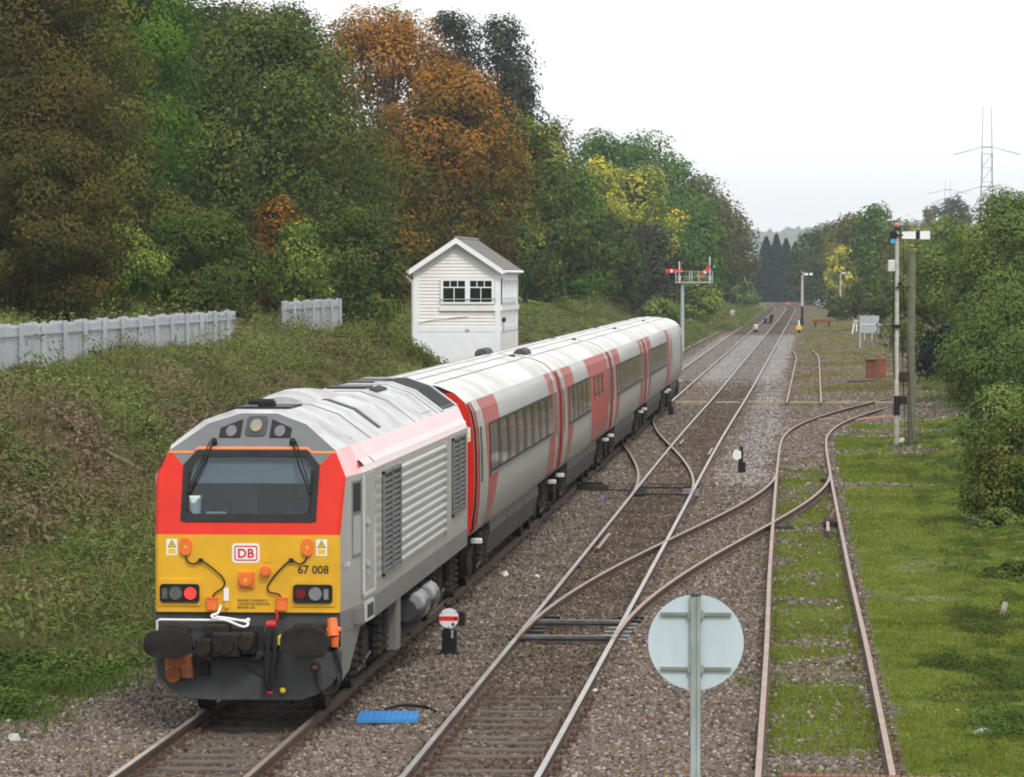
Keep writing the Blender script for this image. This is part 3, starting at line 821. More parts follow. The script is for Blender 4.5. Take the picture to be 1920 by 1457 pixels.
for x0, x1, bx0, bx1, ra, ca, tl, lit in ((192, 530, 210, 515, (228, 270), 333, 447, True), (1228, 1562, 1238, 1540, (1475, 1512), 1410, 1297, False)):
    o = slab(rect2(x0, 450, x1, 655, .03), 0, .02, M_YEL, 'lamp_surround')
    k = slab(rect2(bx0, 487, bx1, 628, .04), .02, .05, M_BLK, 'bezel', o)
    slab(rect2(ra[0], 520, ra[1], 600, .012), .05, .058, M_LENSD if lit else M_LENS, 'side_lamp', o)
    c = cr2(ca, 557); slab(circ(c[0], c[1], .083), .05, .062, M_LENSD if lit else M_LENS, 'headlamp', o)
    c = cr2(tl, 558); slab(circ(c[0], c[1], .075 if lit else .065), .05, .064, M_TAIL if lit else M_TAILD, 'tail_lamp', o)
slab(rect2(703, 518, 742, 615), 0, .04, M_WHT, 'lamp_bracket')
slab(rect2(712, 622, 742, 668), 0, .05, M_YEL, 'bracket_foot')
# buffer beam and valance
b = MB()
b.box(-1.165, 1.165, .05, .3, .95, 1.378)
vo = [cr2(x, y) for x, y in ((180, 1000), (178, 1120), (200, 1190), (270, 1285), (340, 1335), (430, 1362), (600, 1375), (1300, 1370), (1420, 1330), (1520, 1260), (1585, 1180), (1602, 1110), (1604, 1000))]
b2 = MB(); b2.prism(vo[::-1], lambda u, v, a: (u, -a, v), -.12, .02)
b.build('buffer_beam', M_FGREY, loco); b2.build('valance', M_FGREY, loco)
for s in (1, -1):          # cab corner fairings below the doors
    b = MB(); pr = [(.05, 1.12), (.05, .5), (.55, .62), (1.25, 1.12)]
    b.prism(pr if s < 0 else pr[::-1], lambda u, v, a: (s * (1.165 + .12 * min(1, u / 1.2)) - a * s, u, v), 0, .04)
    b.build('corner_fairing', M_SKIRT, loco)
for x, top in ((318, False), (1360, True)):
    c = cr2(x, 905 if top else 925)
    pl = []
    for k in range(28):
        t = 2 * math.pi * k / 28
        ct, s_ = math.cos(t), math.sin(t)
        pl.append((c[0] + .305 * math.copysign(abs(ct) ** .6, ct), c[1] + .175 * math.copysign(abs(s_) ** .75, s_)))
    b = MB(); b.prism(pl[::-1], FY, .44, .52)
    hd = b.build('buffer_head', M_GREASE, loco)
    b = MB(); b.cyl((c[0], -.46, c[1]), (c[0], .06, c[1]), .11, .15, 16); b.cbox(c[0] - .2, c[0] + .2, -.06, .05, c[1] - .19, c[1] + .19, .03); b.build('buffer_shank', M_UNDER, hd)
# flat black plate for the dark coupler opening, then the coupler
slab(rect2(840, 812, 1002, 1000), -.049, -.04, M_TXT, 'pocket_shade')
b = MB()
for x0, y0, x1, y1, a0, a1 in ((505, 890, 650, 1060, -.04, .34), (640, 840, 860, 1020, -.04, .42), (840, 840, 960, 1010, -.04, .3), (570, 785, 760, 850, -.04, .24), (720, 1030, 1010, 1058, -.04, .2), (520, 1060, 600, 1190, -.04, .12)):
    a, c = cr2(x0, y1), cr2(x1, y0)
    b.cbox(a[0], c[0], -a1, -a0, a[1], c[1], .03)
for x, y, r in ((575, 960, .1), (740, 930, .12), (905, 920, .09)):
    c = cr2(x, y); b.cyl((c[0], -.46, c[1]), (c[0], -.1, c[1]), r, r * 1.1, 14)
b.build('coupler', M_GREASE, loco)
b = MB(); b.tube([(cr2(x, y)[0], -a, cr2(x, y)[1]) for x, y, a in ((187, 850, .0), (187, 775, .03), (212, 761, .05), (500, 761, .07), (895, 763, .07))], .016, 8); b.ball((cr2(895, 760)[0], -.07, cr2(895, 760)[1]), .03, 8, 6)
b.build('white_pipe', M_WHT, loco)
b = MB(); b.tube(chain([(cr2(x, y)[0], -a, cr2(x, y)[1]) for x, y, a in ((680, 652, .02), (664, 705, .1), (620, 722, .14), (640, 742, .16), (740, 760, .17), (850, 802, .17), (890, 800, .16), (890, 772, .13), (760, 745, .15), (650, 730, .17))], 5), .016, 7); b.build('white_cable', M_WHT, loco)
b = MB(); c = cr2(1075, 790); b.cyl((c[0] - .06, -.1, c[1]), (c[0] + .06, -.1, c[1]), .05, n=10); b.tube([(c[0] + .04, -.1, c[1]), (c[0] + .08, -.12, c[1] + .09), (c[0] + .06, -.12, c[1] + .19)], .018, 6); b.ball((c[0], -.1, c[1]), .055, 10, 8)
b.build('brake_cock', M_REDP, loco)
for off, rr, pts in ((0, .034, ((1062, 830, .1), (1052, 950, .16), (1048, 1100, .2), (1050, 1230, .2), (1072, 1300, .16))), (0, .03, ((1100, 850, .06), (1105, 1000, .14), (1090, 1150, .2), (1085, 1260, .18))), (0, .022, ((1150, 930, .06), (1140, 1010, .12), (1105, 1110, .16)))):
    b = MB(); b.tube(chain([(cr2(x, y)[0], -a, cr2(x, y)[1]) for x, y, a in pts], 5), rr, 8); b.build('brake_hose', M_RUB, loco)
b = MB(); c = cr2(1068, 1305); b.ball((c[0], -.16, c[1]), .04, 8, 6); b.build('hose_end', M_REDP, loco)
b = MB(); c = cr2(1160, 1298); b.ball((c[0], -.08, c[1]), .04, 8, 6); b.build('hose_tap', M_YELP, loco)
b = MB(); c = cr2(1152, 910); b.cbox(c[0] - .05, c[0] + .05, -.12, .05, c[1] - .06, c[1] + .06, .02); b.build('air_tap', M_YELP, loco)
b = MB(); a = cr2(1550, 780); b.cyl((a[0], -.08, a[1] - .16), (a[0] - .02, -.04, a[1] + .06), .075, .06, 12); c = cr2(1560, 900); b.cyl((c[0], -.06, c[1] - .1), (c[0], -.06, c[1] + .03), .045, .06, 10); b.cbox(a[0] - .09, a[0] + .09, -.1, .05, a[1] - .1, a[1] - .05, .02)
b.build('control_jumper', M_ORG, loco)
b = MB(); a = cr2(360, 1115); b.cbox(a[0] - .17, a[0] + .17, -.14, .0, a[1] - .05, a[1] + .16, .03); b.cyl((a[0] - .06, -.22, a[1] - .1), (a[0] - .06, -.05, a[1] - .05), .1, .1, 12); b.cbox(a[0] + .03, a[0] + .19, -.18, 0, a[1] - .14, a[1] + .02, .02)
b.build('lower_jumper', M_ORGD, loco)
c = cr2(1405, 1125); h = slab(circ(c[0], c[1], .072), .02, .026, M_TXT, 'cable_socket'); slab(circ(c[0], c[1], .03), .026, .05, M_ORGD, 'plug', h)
b = MB(); b.tube(chain([(cr2(x, y)[0], -a, cr2(x, y)[1]) for x, y, a in ((1405, 1135, .04), (1425, 1240, .1), (1490, 1318, .12), (1570, 1290, .12), (1612, 1190, .12), (1600, 1090, .1), (1562, 985, .08))], 5), .02, 8); b.build('looped_cable', M_RUB, loco)
b = MB(); b.tube([(cr2(840, 1110)[0], -.03, cr2(840, 1110)[1]), (cr2(1010, 1200)[0], -.03, cr2(1010, 1200)[1])], .008, 5); b.build('release_rod', M_RUB, loco)

# right and left body sides
def side_w(y): return np.interp(y, [.05, 1.25, 2.2, 50], [1.165, 1.31, 1.33, 1.33])
def sbox(b, s, y0, y1, z0, z1, d0, d1, m=0):
    """slab hugging the body side between two y stations, from d0 to d1 proud"""
    q = []
    for d in (d0, d1):
        for y, z in ((y0, z0), (y1, z0), (y1, z1), (y0, z1)):
            q.append((s * (side_w(y) + d), y, z))
    f = [(0, 3, 2, 1), (4, 5, 6, 7), (0, 1, 5, 4), (1, 2, 6, 5), (2, 3, 7, 6), (3, 0, 4, 7)]
    if s < 0: f = [t[::-1] for t in f]
    return b.add(q, f, m)
for s in (1, -1):
    # cab side window: dark glass above a plain lower panel
    b = MB(); sbox(b, s, .66, 1.12, 2.02, 2.99, .0, .012); o = b.build('cab_side_window', M_SKIRT, loco)
    b = MB(); sbox(b, s, .7, 1.08, 2.6, 2.96, .012, .018); b.build('pane', M_BLK, o)
    b = MB(); sbox(b, s, .7, 1.08, 2.06, 2.54, .012, .018); b.build('lower_panel', M_SIL, o)
    # cab door with edge strips and handles
    b = MB(); sbox(b, s, 1.2, 2.35, 1.5, 3.04, .0, .02); o = b.build('cab_door', M_SIL, loco)
    b = MB(); sbox(b, s, 1.18, 1.24, 1.5, 3.04, .02, .04); sbox(b, s, 2.3, 2.36, 1.5, 3.04, .02, .04); sbox(b, s, 1.18, 2.36, 1.48, 1.52, .02, .035); b.build('door_strip', M_ROOF, o)
    for z in (2.42, 1.88):
        b = MB(); sbox(b, s, 1.5, 1.62, z - .02, z + .02, .02, .06); sbox(b, s, 1.54, 1.58, z - .13, z + .06, .02, .05); b.build('handle', M_GALV, o)
    # corrugated panels
    for k in range(11):
        z = 1.64 + k * .128
        b = MB(); 
        for ya, yb in ((5.85, 12.75),):
            v = []
            for y in (ya, yb):
                for d, dz in ((.0, -.04), (.035, -.025), (.035, .012), (.0, .04)):
                    v.append((s * (1.33 + d), y, z + dz))
            f = [(0, 4, 5, 1), (1, 5, 6, 2), (2, 6, 7, 3), (0, 1, 2, 3), (7, 6, 5, 4)]
            if s < 0: f = [t[::-1] for t in f]
            b.add(v, f)
        b.build('rib', M_SIL, loco)
        for ya, yb in ((2.5, 3.3), (16.35, 16.7)):
            b = MB(); sbox(b, s, ya, yb, z - .03, z + .02, .0, .014); b.build('short_rib', M_SIL, loco)
    b = MB(); sbox(b, s, 12.75, 12.9, 1.55, 3.0, .0, .03); b.build('panel_edge', M_SIL, loco)
    b = MB(); sbox(b, s, 5.72, 5.83, 1.55, 3.0, .0, .02); b.build('panel_edge', M_SIL, loco)
    # louvred grilles
    for ya, yb, z0, z1 in ((3.42, 5.68, 1.58, 2.98), (13.95, 16.25, 1.75, 3.0)):
        b = MB(); sbox(b, s, ya, yb, z0, z1, .0, .012); o = b.build('grille', M_BLK, loco)
        b = MB()
        sbox(b, s, ya, ya + .06, z0, z1, .012, .04); sbox(b, s, yb - .06, yb, z0, z1, .012, .04); sbox(b, s, ya, yb, z0, z0 + .04, .012, .04); sbox(b, s, ya, yb, z1 - .04, z1, .012, .04); sbox(b, s, (ya + yb) / 2 - .04, (ya + yb) / 2 + .04, z0, z1, .012, .04)
        b.build('grille_frame', M_SKIRT, o)
        n = int((z1 - z0 - .1) / .075)
        for k in range(n):
            b = MB(); z = z0 + .06 + k * .075
            v = [(s * 1.343, ya + .05, z + .04), (s * 1.343, yb - .05, z + .04), (s * 1.362, yb - .05, z), (s * 1.362, ya + .05, z)]
            b.poly(v if s < 0 else v[::-1]); b.build('louvre', M_GRLB, o)
    # step box, flat black plate for the shade in its recess, skirt bits
    b = MB(); sbox(b, s, .75, 1.15, 1.17, 1.37, .0, .05); b.build('lamp_box', M_SKIRT, loco)
    b = MB(); sbox(b, s, 1.4, 2.2, 1.15, 1.4, .0, .03); o = b.build('step_surround', M_ROOF, loco)
    b = MB(); sbox(b, s, 1.5, 2.1, 1.19, 1.36, .03, .036); b.build('step_recess_shade', M_TXT, o)
p = (1.345, .3, 1.93)
text_mesh('67 008', .1, M_TEXTLT, 'side_number', loco, (1.205, .16, 1.93), (R(90), 0, R(83)), .001, 1.0)
# roof: gutter, panel joints, hatches, exhaust, fan grilles
def rz_at(x):
    return float(np.interp(abs(x), [0, .36, .74, 1.17, 1.33], [3.87, 3.87, 3.74, 3.42, 3.07]))
def roof_strip(y0, y1, x0, x1, h, m, name, parent=loco, n=10):
    b = MB(); xs = sorted(set([x0, x1] + [x for x in (-1.17, -.74, -.36, .36, .74, 1.17) if x0 < x < x1]))
    for a, c in zip(xs[:-1], xs[1:]):
        za, zc = rz_at(a) + h, rz_at(c) + h
        b.poly([(a, y0, za), (c, y0, zc), (c, y1, zc), (a, y1, za)])
        b.poly([(a, y0, za - h), (c, y0, zc - h), (c, y0, zc), (a, y0, za)])
        b.poly([(c, y1, zc - h), (a, y1, za - h), (a, y1, za), (c, y1, zc)])
    for x in (x0, x1):
        z = rz_at(x); q = [(x, y0, z), (x, y1, z), (x, y1, z + h), (x, y0, z + h)]
        b.poly(q if x == x1 else q[::-1])
    return b.build(name, m, parent)
for y in (3.5, 9.6, 13.3): roof_strip(y - .018, y + .018, -1.17, 1.17, .008, M_FGREY, 'roof_joint')
for s in (1, -1):
    b = MB()
    for ya, yb in ((1.3, 2.4), (2.5, LL - .2)):
        v = [(s * 1.27, ya, 3.20), (s * 1.33, ya, 3.16), (s * 1.33, yb, 3.16), (s * 1.27, yb, 3.20), (s * 1.255, ya, 3.235), (s * 1.255, yb, 3.235)]
        f = [(0, 1, 2, 3), (4, 5, 2, 1), (3, 5, 4, 0)]
        b.add(v, f if s < 0 else [t[::-1] for t in f])
    b.build('gutter', M_REDG, loco)
roof_strip(5.3, 5.65, .3, 1.08, .012, M_GRL, 'roof_slot')
roof_strip(1.6, 2.9, -.5, .33, .03, M_GRL, 'roof_hatch')
roof_strip(10.9, 11.9, -.3, .3, .03, M_GRL, 'roof_vent')
for k in range(7): roof_strip(10.6 + k * .22, 10.7 + k * .22, .38, .5, .04, M_FGREY, 'hatch_catch')
roof_strip(11.2, 13.0, .74, 1.1, .015, M_ROOF, 'roof_panel')
roof_strip(14.3, 16.6, -1.12, .1, .02, M_GRL, 'roof_fan_grille')
g2 = roof_strip(14.3, 16.6, .16, 1.14, .02, M_GRL, 'roof_fan_grille')
for k in range(12): roof_strip(14.4 + k * .18, 14.46 + k * .18, .2, 1.1, .035, M_FGREY, 'fan_bar', g2)
roof_strip(13.9, 14.2, .1, 1.17, .03, M_ROOF, 'roof_panel')
roof_strip(16.62, 16.85, -1.17, 1.17, .03, M_ROOF, 'roof_panel')
b = MB(); b.cyl((-.22, 1.75, 3.96), (.1, 1.75, 3.96), .04, n=10); b.cbox(-.1, .12, 1.7, 1.9, 3.9, 3.98, .02); b.build('horn', M_BLK, loco)
b = MB()      # exhaust cowl: half-drum that tapers to the rear
ring = []
for i, (y, r, h, xo) in enumerate(((4.2, .34, .03, -.1), (4.5, .38, .09, -.1), (5.4, .38, .11, -.08), (6.4, .34, .09, -.02), (7.6, .25, .03, .08))):
    ring.append([(xo + r * math.cos(math.pi * k / 12) * 1.25, y, 3.86 - .12 * abs(math.cos(math.pi * k / 12)) ** 2 + (h + .06) * math.sin(math.pi * k / 12)) for k in range(13)])
for a, c in zip(ring[:-1], ring[1:]):
    for k in range(12): b.poly([a[k], c[k], c[k + 1], a[k + 1]][::-1])
b.poly(ring[0]); b.poly(ring[-1][::-1])
b.build('exhaust_cowl', mat('sooty_silver', (.5, .5, .5), .35, metal=.3, var=.1, dirt=(.12, .12, .12), damt=.5, dscale=1.8), loco, smooth=True)
# loco underframe
def wheel(parent, x, y, r=.48):
    w = thing_part('wheelset', parent, (x, y, r))
    return w
def thing_part(name, parent, loc):
    o = bpy.data.objects.new(name, None); COL.objects.link(o); o.parent = parent; o.location = loc; return o
def wheelset(parent, y, r, X=.76):
    b = MB(); b.cyl((-X - .1, y, r), (X + .1, y, r), .09, n=10)
    for s in (-1, 1):
        b.cyl((s * (X - .07), y, r), (s * (X + .065), y, r), r + .0, r, 28); b.cyl((s * (X - .1), y, r), (s * (X - .07), y, r), r + .03, r + .03, 28)
        b.cyl((s * (X + .065), y, r), (s * (X + .2), y, r), .16, .13, 12)
    return b.build('wheelset', M_UNDER, parent)
def bogie(parent, y0, wb, r, springs, name='bogie'):
    b = MB()
    for s in (-1, 1):
        pr = [(-wb / 2 - .55, .62), (-wb / 2 - .35, .4), (-wb / 2 + .35, .42), (-.5, .55), (.5, .55), (wb / 2 - .35, .42), (wb / 2 + .35, .4), (wb / 2 + .55, .62), (wb / 2 + .5, .8), (.6, .86), (-.6, .86), (-wb / 2 - .5, .8)]
        b.prism(pr if s < 0 else pr[::-1], lambda u, v, a: (s * a, y0 + u, v), .98, 1.1)
        b.box(min(s * .9, s * 1.0), max(s * .9, s * 1.0), y0 - .3, y0 + .3, .5, 1.1)
    b.box(-1.0, 1.0, y0 - .35, y0 + .35, .6, 1.05)
    o = b.build(name, M_UNDER, parent)
    for yy in (-wb / 2, wb / 2): wheelset(o, y0 + yy, r)
    for s in (1, -1):
        for yy in springs:
            b = MB()
            for k in range(6):
                z = .5 + k * .1; b.cyl((s * 1.16, y0 + yy, z), (s * 1.16, y0 + yy, z + .06), .11, n=10)
            b.cyl((s * 1.16, y0 + yy, .46), (s * 1.16, y0 + yy, 1.1), .07, n=8); b.build('spring', M_UNDER, o)
        b = MB(); b.tube([(s * 1.2, y0 - wb / 2 - .5, .75), (s * 1.2, y0 - wb / 2 - .1, .5), (s * 1.2, y0, .62)], .03, 6); b.build('brake_pipe', M_GREASE, o)
    return o
bogie(loco, 3.0, 2.8, .48, (-1.9, -1.0, 1.0, 1.9))
bogie(loco, 13.9, 2.8, .48, (-1.9, -1.0, 1.0, 1.9))
b = MB(); b.cbox(-1.15, 1.15, 6.3, 10.6, .35, 1.1, .12); b.build('fuel_tank', M_UNDER, loco)
for s in (1,):
    for ya, yb in ((7.7, 9.1), (9.3, 10.7)):
        b = MB(); b.tube([(s * 1.22, ya, .78), (s * 1.22, ya + .1, .78), (s * 1.22, yb - .1, .78), (s * 1.22, yb, .78)], [.16, .24, .24, .16], 16); b.build('air_reservoir', M_CHROME, loco, smooth=True)
    b = MB(); b.cbox(1.0, 1.3, 5.7, 6.2, .4, 1.11, .02); b.build('battery_box', M_SKIRT, loco)
# buffers at the rear, buried between the vehicles
for s in (-1, 1):
    b = MB(); b.tube([(s * .86, LL, 1.05), (s * .86, LL + .48, 1.05), (s * .86, LL + .48, 1.05), (s * .86, LL + .54, 1.05)], [.12, .12, .26, .26], 16); b.build('rear_buffer', M_UNDER, loco)

# ------------------------------------------------------------------ coaches
CSEC = [(1.24, 1.18), (1.31, 1.3), (1.36, 1.75), (1.375, 2.15), (1.37, 2.6), (1.345, 3.0), (1.29, 3.27), (1.2, 3.44), (1.02, 3.6), (.75, 3.71), (.4, 3.78), (0, 3.81)]
_cz = [p[1] for p in CSEC[:8]]; _cx = [p[0] for p in CSEC[:8]]
def cside(z): return float(np.interp(z, _cz, _cx))
def patch(b, s, zs, fa, fb, off, m=0):
    """strip hugging the coach side between y=fa(z) and y=fb(z)"""
    for z0, z1 in zip(zs[:-1], zs[1:]):
        q = [(s * (cside(z0) + off), fa(z0), z0), (s * (cside(z0) + off), fb(z0), z0), (s * (cside(z1) + off), fb(z1), z1), (s * (cside(z1) + off), fa(z1), z1)]
        b.poly(q if s > 0 else q[::-1], m)
ZS = [1.2, 1.3, 1.45, 1.6, 1.75, 1.95, 2.15, 2.35, 2.6, 2.8, 3.0, 3.15, 3.27, 3.36, 3.43]
def coach(label, y0, L, wins, reds, doors, kind='coach', small=(), pods=(), plain=False):
    c = thing('railway_coach', label, 'coach', (LX, y0, 0), group='coaches behind the locomotive')
    b = MB(); n = len(CSEC)
    stations = [0, .25, L - .25, L] if not plain else [0, .25, L * .8, L - 1.2, L]
    def sec(y, k, lift=0): return [(x * k, y, z) for x, z in CSEC]
    rings = []
    for y in stations:
        k = .975 if y in (0, L) else 1.0
        if plain and y == L: k = .86
        r = sec(y, k)
        if plain and y >= L - 1.2: r = [(x, yy, min(z, 3.81 - (.55 if y == L else .06))) for x, yy, z in r]
        rings.append([p for p in r] + [(-p[0], p[1], p[2]) for p in r[-2::-1]])
    N = len(rings[0])
    for a, d in zip(rings[:-1], rings[1:]):
        for k in range(N - 1):
            z = (CSEC[min(k, 2 * n - 2 - k)][1] + CSEC[min(k + 1, 2 * n - 3 - k)][1]) / 2
            b.poly([a[k], d[k], d[k + 1], a[k + 1]], 1 if z > 3.4 else 0)
    b.poly(rings[0][::-1], 2); b.poly(rings[-1], 2)
    bd = b.build('body', [M_CGR if not plain else M_SIL, M_CROOF, M_CRED if not plain else M_SIL], c, smooth=True)
    for s in (1, -1):
        for fa, fb, z0, z1 in reds:
            zs = [z for z in ZS if z0 <= z <= z1]
            b = MB(); patch(b, s, zs, fa, fb, .004); b.build('red_livery_panel', M_CRED, c)
        # windows: one dark recessed band frame, separate panes
        for ya, yb, nw, z0, z1 in wins:
            zs = np.linspace(z0 - .05, z1 + .05, 5)
            b = MB(); patch(b, s, zs, lambda z: ya - .06, lambda z: yb + .06, .010); fr_ = b.build('window_band', M_GRL, c)
            pw = (yb - ya) / nw
            for k in range(nw):
                b = MB(); patch(b, s, np.linspace(z0, z1, 4), lambda z: ya + k * pw + .07, lambda z: ya + (k + 1) * pw - .07, .018); b.build('window', M_WPANE, fr_)
                if k < nw - 1:
                    b = MB(); yk = ya + (k + 1) * pw
                    patch(b, s, np.linspace(z0 - .03, z1 + .03, 4), lambda z: yk - .1, lambda z: yk + .1, .045)
                    patch(b, s, np.linspace(z0 - .03, z1 + .03, 4), lambda z: yk - .104, lambda z: yk - .1, .02); b.build('window_pillar', M_GRL, fr_)
            b = MB(); patch(b, s, [z0 - .1, z0 - .04], lambda z: ya - .08, lambda z: yb + .08, .03); b.build('window_sill', M_SKIRT, fr_)
        for yd in doors:
            b = MB(); patch(b, s, ZS[1:], lambda z: yd - .42, lambda z: yd + .42, .008); d_ = b.build('door', M_CGR, c)
            b = MB(); patch(b, s, [2.05, 2.3, 2.6, 3.0], lambda z: yd - .12, lambda z: yd + .12, .016); b.build('door_window', M_BLK, d_)
            b = MB(); patch(b, s, ZS[1:], lambda z: yd - .47, lambda z: yd - .42, .012); patch(b, s, ZS[1:], lambda z: yd + .42, lambda z: yd + .47, .012); b.build('door_joint', M_SKIRT, d_)
        if not plain:
            for ya, yb in ((0.02, .5), (L - .42, L - .02)):
                b = MB(); patch(b, s, ZS, C_(ya), C_(yb), .006); b.build('end_band', M_ENDRED, c)
        # body-side lettering and dirty lower skirt between the bogies
        for ya, yb in ((4.9, 9.0), (9.1, 13.4), (13.5, L - 5.0)):
            if yb - ya < .5: continue
            b = MB(); q = [(1.2, 1.19), (1.22, .95), (1.1, .5), (1.02, .42), (.95, .42), (.95, 1.19)]
            if s < 0: b.prism(q[::-1], lambda u, v, a: (-u, a, v), ya, yb)
            else: b.prism(q, lambda u, v, a: (u, a, v), ya, yb)
            b.build('underframe_skirt', M_CSKIRT, c)
        for yv in (1.3, L - 1.3):
            b = MB(); b.cbox(min(s * 1.16, s * 1.36), max(s * 1.16, s * 1.36), yv - .12, yv + .12, .98, 1.06, .02); b.build('step_plate', M_OFFW, c)
    # roof ribs
    for x in (-.8, -.45, -.1, .25, .6):
        z = float(np.interp(abs(x), [0, .4, .75, 1.02], [3.81, 3.78, 3.71, 3.6]))
        b = MB(); b.box(x - .018, x + .018, .6, L - (.6 if not plain else 3), z - .02, z + .012); b.build('roof_rib', M_ROOFRIB, c)
    for k in range(2):
        yv = (1.2, L - 1.2)[k]
        b = MB(); x = (-.38, .38)[k % 2]; b.cbox(x - .06, x + .06, yv - .1, yv + .1, 3.74, 3.835, .02); b.build('roof_vent', M_FGREY, c)
    for yp, x in pods:
        b = MB(); b.tube([(x, yp - 1.3, 3.74), (x, yp - .9, 3.76), (x, yp + .9, 3.76), (x, yp + 1.3, 3.74)], [.05, .15, .15, .05], 12); b.build('roof_pod', M_BLK, c)
    # gangway and end
    for ye, d in ((0, -1), (L, 1)):
        b = MB(); b.box(-.55, .55, min(ye, ye + d * .22), max(ye, ye + d * .22), 1.1, 3.45); b.build('gangway', M_RUB, c)
    b = MB(); b.poly([(x * .965, -.006, z) for x, z in CSEC] + [(-x * .965, -.006, z) for x, z in CSEC[-2::-1]]); 
    b.build('end_panel', M_BLK if not plain else M_SIL, c)
    b = MB()
    for s in (1, -1):
        for (xa, za), (xc, zc) in zip(CSEC[:8], CSEC[1:9]):
            q = [(s * xa * .975, -.012, za), (s * (xa - .22) * .975, -.012, za), (s * (xc - .22) * .975, -.012, zc), (s * xc * .975, -.012, zc)]
            b.poly(q if s < 0 else q[::-1])
    if not plain: b.build('end_corner_panel', M_RED, c)
    for yb_ in (3.2, L - 3.2): bogie(c, yb_, 2.6, .457, (-.5, .5))
    for s in (1, -1):
        for ye, d in ((0, -1), (L, 1)): b = MB(); b.cyl((s * .86, ye, 1.05), (s * .86, ye + d * .2, 1.05), .16, .2, 12); b.build('buffer', M_UNDER, c)
    return c
M_ENDRED = mat('coach_end_red', (.5, .028, .02), .5, var=.08, spec=.2, dirt=(.2, .03, .02), damt=.4)
M_WPANE = mat('coach_window_glass', (.02, .021, .02), .05, var=.6, scale=.9, coat=.0, bump=.12, bscale=2.2, spec=.4)
M_ROOFRIB = mat('roof_rib_grey', (.28, .28, .28), .6, var=.2, scale=1.2)
def C_(v): return lambda z: v
sw = lambda z: float(np.interp(z, [1.2, 1.5, 2.1, 2.6, 3.5], [3.3, 4.0, 5.0, 5.4, 5.6]))
swl = lambda z: float(np.interp(z, [1.2, 2.1, 2.6, 3.5], [2.7, 2.6, 2.2, 1.9]))
def end_l(y): return lambda z: float(np.interp(z, [1.2, 2.1, 3.5], [y - .9, y - .1, y]))
coach('nearest coach, eight windows, coupled directly to the locomotive', 69.1, 22.9, [(2.9, 20.4, 8, 2.17, 2.95)], [(swl, sw, 1.2, 3.43), (end_l(19.6), C_(22.3), 1.2, 3.43)], (1.05, 21.5))
coach('second coach with a long red panel and small square windows', 92.35, 22.9, [(3.0, 12.2, 5, 2.17, 2.95), (13.9, 14.9, 1, 2.5, 2.9), (15.8, 16.8, 1, 2.5, 2.9), (17.7, 18.7, 1, 2.5, 2.9)], [(swl, sw, 1.2, 3.43), (lambda z: float(np.interp(z, [1.2, 2.2, 3.5], [13.6, 12.4, 11.6])), C_(22.4), 1.2, 3.43)], (1.05, 21.6), pods=((2.0, .35), (2.2, -.55)))
coach('third coach behind the locomotive, beyond the long red panel', 115.6, 22.9, [(2.9, 20.2, 8, 2.17, 2.95)], [(swl, sw, 1.2, 3.43), (end_l(19.6), C_(22.3), 1.2, 3.43)], (1.05, 21.5))
coach('fourth coach, last one in red and grey livery', 138.85, 22.9, [(2.9, 20.2, 8, 2.17, 2.95)], [(swl, sw, 1.2, 3.43), (end_l(20.5), C_(22.4), 1.2, 3.43)], (1.05,))
coach('plain silver driving van at the far tail of the train', 162.1, 16.6, [], [], (1.6, 13.5), plain=True)
c1 = [o for o in bpy.data.objects if o.name.startswith('railway_coach')][0]
b = MB(); b.box(1.13, 1.27, -.02, -.013, 2.78, 3.02); st = b.build('warning_sticker', M_WHT, c1)
b = MB(); b.prism([(1.15, 2.9), (1.25, 2.9), (1.2, 2.99)], lambda u, v, a: (u, -a, v), .021, .024); b.build('triangle', M_SYEL, st)
b = MB(); b.box(1.15, 1.25, -.024, -.021, 2.8, 2.87); b.build('yellow_block', M_SYEL, st)

# ------------------------------------------------------------------ signal box
SBX, SBY = -15.28, 156.3
SBW, SBL = 3.28, 9.0
sb = thing('signal_box', 'white weatherboarded signal box with slate gable roof beyond the train', 'signal box', (SBX, SBY, 0))
ZE, ZA = 5.80, 6.92     # wall top at the eaves, wall apex
def gable(x): return ZE + (ZA - ZE) * (1 - abs(x - SBW / 2) / (SBW / 2))
b = MB()                # front gable: lapped boards clipped by the roof pitch
z = 2.0
while z < ZA:
    z1 = min(z + .13, ZA)
    def span(zz):
        if zz <= ZE: return 0, SBW
        k = (zz - ZE) / (ZA - ZE) * SBW / 2
        return k, SBW - k
    a0, a1 = span(z); c0, c1 = span(z1)
    b.poly([(a0, -.034, z), (a1, -.034, z), (c1, -.002, z1), (c0, -.002, z1)])
    b.poly([(a0, .0, z), (a1, .0, z), (a1, -.034, z), (a0, -.034, z)])
    z = z1
for xs, sgn in ((SBW, 1), (0, -1)):
    z = 2.0
    while z < ZE:
        z1 = min(z + .105, ZE)
        q = [(xs + sgn * .022, 0, z), (xs + sgn * .022, SBL, z), (xs + sgn * .002, SBL, z1), (xs + sgn * .002, 0, z1)]
        b.poly(q if sgn > 0 else q[::-1]); z = z1
b.poly([(0, SBL, 2), (SBW, SBL, 2), (SBW, SBL, ZE), (SBW / 2, SBL, ZA), (0, SBL, ZE)][::-1])
b.build('weatherboard_wall', M_SBOX, sb)
b = MB(); b.box(.02, SBW - .02, .02, SBL - .02, -.3, 2.0); b.build('base_wall', M_SBOX, sb)
for x0 in (-.03, SBW - .17):
    b = MB(); b.box(x0, x0 + .2, -.06, .1, 0, gable(x0 + .1) - .02); b.build('corner_board', M_SBTRIM, sb)
b = MB(); b.box(SBW - .1, SBW + .05, SBL - .1, SBL + .03, 0, ZE); b.build('corner_board', M_SBTRIM, sb)
b = MB(); b.box(.17, SBW - .17, -.05, .0, 3.42, 3.62); b.build('string_course', M_SBTRIM, sb)
